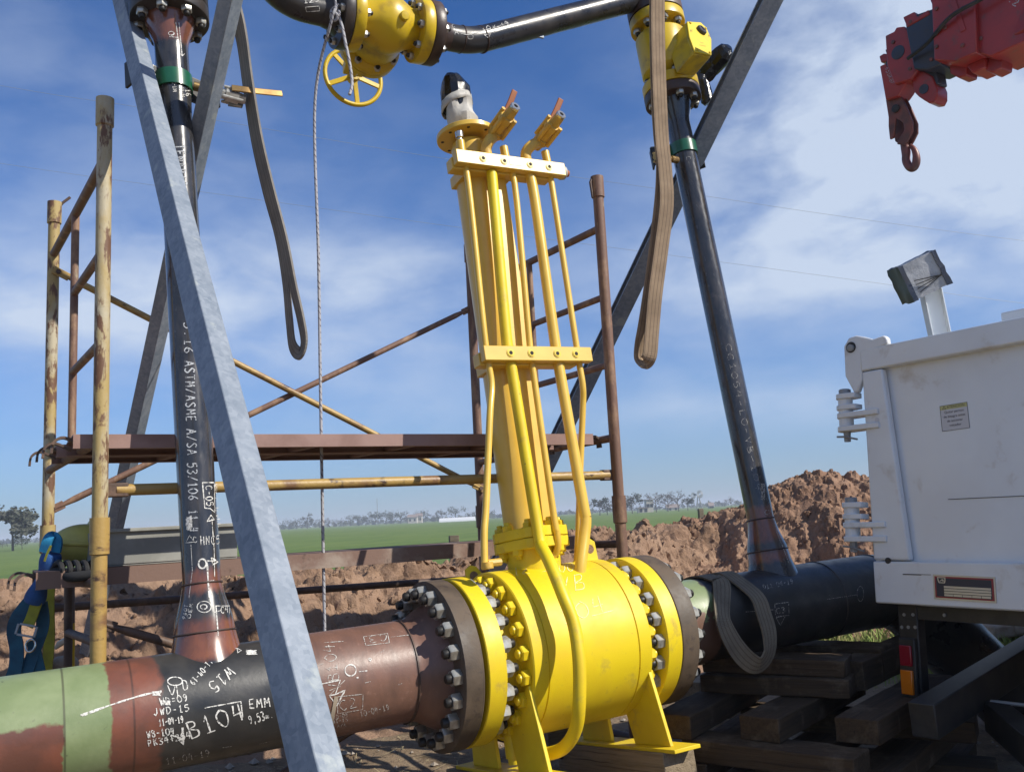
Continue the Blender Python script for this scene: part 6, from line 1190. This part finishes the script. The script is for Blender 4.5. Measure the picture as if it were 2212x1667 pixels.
# low belts of scrub on the horizon
mb = MB()
for k in range(2600):
    x = random.uniform(-200, 2400); d_ = random.uniform(520, 900); p = at(x, HZ(x), d_); hh = 2.2 + 2.2 * noise.noise(V((x * .012, 3, 0))); p = V((p.x, p.y, random.uniform(0, max(hh, .8)))); q = V((random.uniform(-1, 1), random.uniform(-1, 1), random.uniform(-1, 1))).normalized(); a, b = frame_of(q); s = random.uniform(.9, 2.2); mb.add([p - a * s, p + b * s, p + a * s, p - b * s], [(0, 1, 2, 3)])
tag(mb.build('scrub', LM['dark'], flat=True), kind='stuff')
def house(x, d_, w_, h, dep, label, roof='flat'):
    g = at(x, HZ(x), d_); g = V((g.x, g.y, 0)); o = thing('farmhouse', label, 'house', g); mb = MB(); mb.box(g + Z * h / 2, V((1, 0, 0)), V((0, 1, 0)), Z, w_, dep, h); wl_ = mb.build('wall', M['wall_white'], o)
    mb = MB()
    if roof == 'flat': mb.box(g + Z * (h + .12), V((1, 0, 0)), V((0, 1, 0)), Z, w_ + .4, dep + .4, .22)
    else: mb.prism([g + V((-w_ / 2 - .3, -dep / 2 - .3, h)), g + V((-w_ / 2 - .3, dep / 2 + .3, h)), g + V((-w_ / 2 - .3, 0, h + 1.3))], V((w_ + .6, 0, 0)))
    mb.build('roof', M['roof'], o)
    for k in range(max(2, int(w_ / 2.2))): mb = MB(); mb.box(g + V((-w_ / 2 + (k + .5) * w_ / max(2, int(w_ / 2.2)), -dep / 2 - .02, h * .55)), V((1, 0, 0)), V((0, 1, 0)), Z, .8, .06, 1.0); mb.build('window', M['window'], o)
    return o
house(1402, 260, 2.0, 3.4, 4, 'white two-storey farmhouse block among the bare trees on the right'); house(1388, 259, 2.8, 1.2, 3, 'low white wing in front of the white farmhouse block')
house(1452, 320, 4.0, .9, 3, 'long low white shed right of the farmhouse, under the bare trees', 'gable'); house(1535, 330, 1.6, .8, 3, 'small pale shed left of the dark riser pipe on the horizon', 'gable')
house(892, 400, 4, 2.6, 4, 'tiny white house in the far treeline, left one', 'gable'); house(906, 405, 2.5, 3.0, 4, 'tiny white house in the far treeline, right one', 'gable')
g = at(985, HZ(985), 330); g = V((g.x, g.y, 0)); o = thing('greenhouse', 'long low white tunnel greenhouse on the horizon left of the yellow column', 'greenhouse', g); mb = MB(); mb.prism([g + V((-6, 2.4 * cos(a), 1.5 * sin(a))) for a in [pi * k / 12 for k in range(13)]], V((13, 0, 0))); mb.build('tunnel', M['film'], o)
def windmill(x, yt, d_, label, head=True):
    g = at(x, HZ(x), d_); g = V((g.x, g.y, 0)); H = (HZ(x) - yt) * d_ / FPX + 1; o = thing('windmill', label, 'windmill', g); mb = MB()
    for sx_, sy_ in ((-1, -1), (1, -1), (1, 1), (-1, 1)): mb.tube([g + V((sx_ * .7, sy_ * .7, 0)), g + V((sx_ * .12, sy_ * .12, H))], .07, 6)
    for k in range(1, 6): z = H * k / 6; r = .7 - .58 * k / 6; mb.tube([g + V((a * r, b * r, z)) for a, b in ((-1, -1), (1, -1), (1, 1), (-1, 1))], .04, 5, closed=True)
    mb.build('tower', M['silver'], o); wc_ = g + Z * (H + .3) + V((.35, -.4, 0)); mb = MB()
    for k in range(14): a = 2 * pi * k / 14; r_ = V((cos(a) * .9, .35 * cos(a), sin(a))); t_ = V((-sin(a), 0, cos(a))); mb.prism([wc_ + r_ * .25 - t_ * .04, wc_ + r_ * 1.0 - t_ * .14, wc_ + r_ * 1.0 + t_ * .14, wc_ + r_ * .25 + t_ * .04], V((0, .03, 0)))
    mb.build('fan', M['silver'], o); mb = MB(); mb.prism([wc_ + V((-.3, .5, -.1)), wc_ + V((-1.4, 1.2, -.35)), wc_ + V((-1.4, 1.2, .35))], V((.02, .04, 0))); mb.build('tail_vane', M['silver'], o)
windmill(1510, 1068, 230, 'thin steel windmill right of the farmhouse, the taller right one'); windmill(1497, 1070, 300, 'thin steel windmill right of the farmhouse, the fainter left one')
def post(x, yb, d_, h, r, mt, nm, label, cat, group=None):
    g = at(x, HZ(x) + CH * FPX / d_, d_); g = V((g.x, g.y, 0)); o = thing(nm, label, cat, g, group); mb = MB(); mb.box(g + Z * h / 2, V((1, .2, 0)).normalized(), V((-.2, 1, 0)).normalized(), Z, r * 2, r * 2, h); mb.build('shaft', M[mt], o, bevel=.01)
post(985, 0, 14, .84, .075, 'wood', 'fence_post', 'short wooden fence post standing behind the soil bank', 'fence post'); post(2135 - 0, 0, 40, 1.0, .06, 'wood', 'fence_post', 'wooden fence post hidden by the truck tail, far in the field', 'fence post') if False else None
post(1136 * 0 + 1518 + 0, 0, 30, 1.0, .08, 'wood', 'fence_post', 'dark wooden fence post in the field left of the tall soil heap', 'fence post'); post(816, 0, 300, 9, .09, 'silver', 'utility_pole', 'thin utility pole in the far treeline near the white rope', 'utility pole', 'utility poles on the horizon'); post(1120 - 0, 0, 320, 8, .09, 'silver', 'utility_pole', 'thin utility pole on the horizon beside the yellow column', 'utility pole', 'utility poles on the horizon')
def wire(pts, label):
    P_ = [at(x, y, 22) for x, y in pts]; o = thing('power_line', label, 'power line', P_[0], 'thin wires crossing the sky'); mb = MB(); mb.tube(catmull(P_, 8), .0038, 6); mb.build('cable', M['wire'], o)
wire([(-900, 20), (0, 185), (300, 232), (700, 300), (975, 345), (1400, 405), (1800, 465), (2212, 520), (3000, 615)], 'upper thin wire crossing the whole sky')
wire([(-900, 215), (0, 353), (330, 400), (620, 440), (960, 487), (1400, 545), (1900, 612), (2212, 655), (3000, 745)], 'lower thin wire crossing the sky behind the scaffold')

# ================================================================== THE AIR
hz = bpy.data.materials.new('thin_haze'); hz.use_nodes = True; t = NT(hz.node_tree); t.n.clear(); pv_ = t.node('ShaderNodeVolumePrincipled'); pv_.inputs['Color'].default_value = (.80, .88, 1, 1); pv_.inputs['Density'].default_value = .0009; pv_.inputs['Anisotropy'].default_value = 0
ou = t.node('ShaderNodeOutputMaterial'); t.l.new(pv_.outputs[0], ou.inputs['Volume'])
mb = MB(); mb.box((0, 0, 5.2), (1, 0, 0), (0, 1, 0), (0, 0, 1), 4300, 4300, 13.0); o = mb.build('haze', hz, flat=True); o['kind'] = 'stuff'
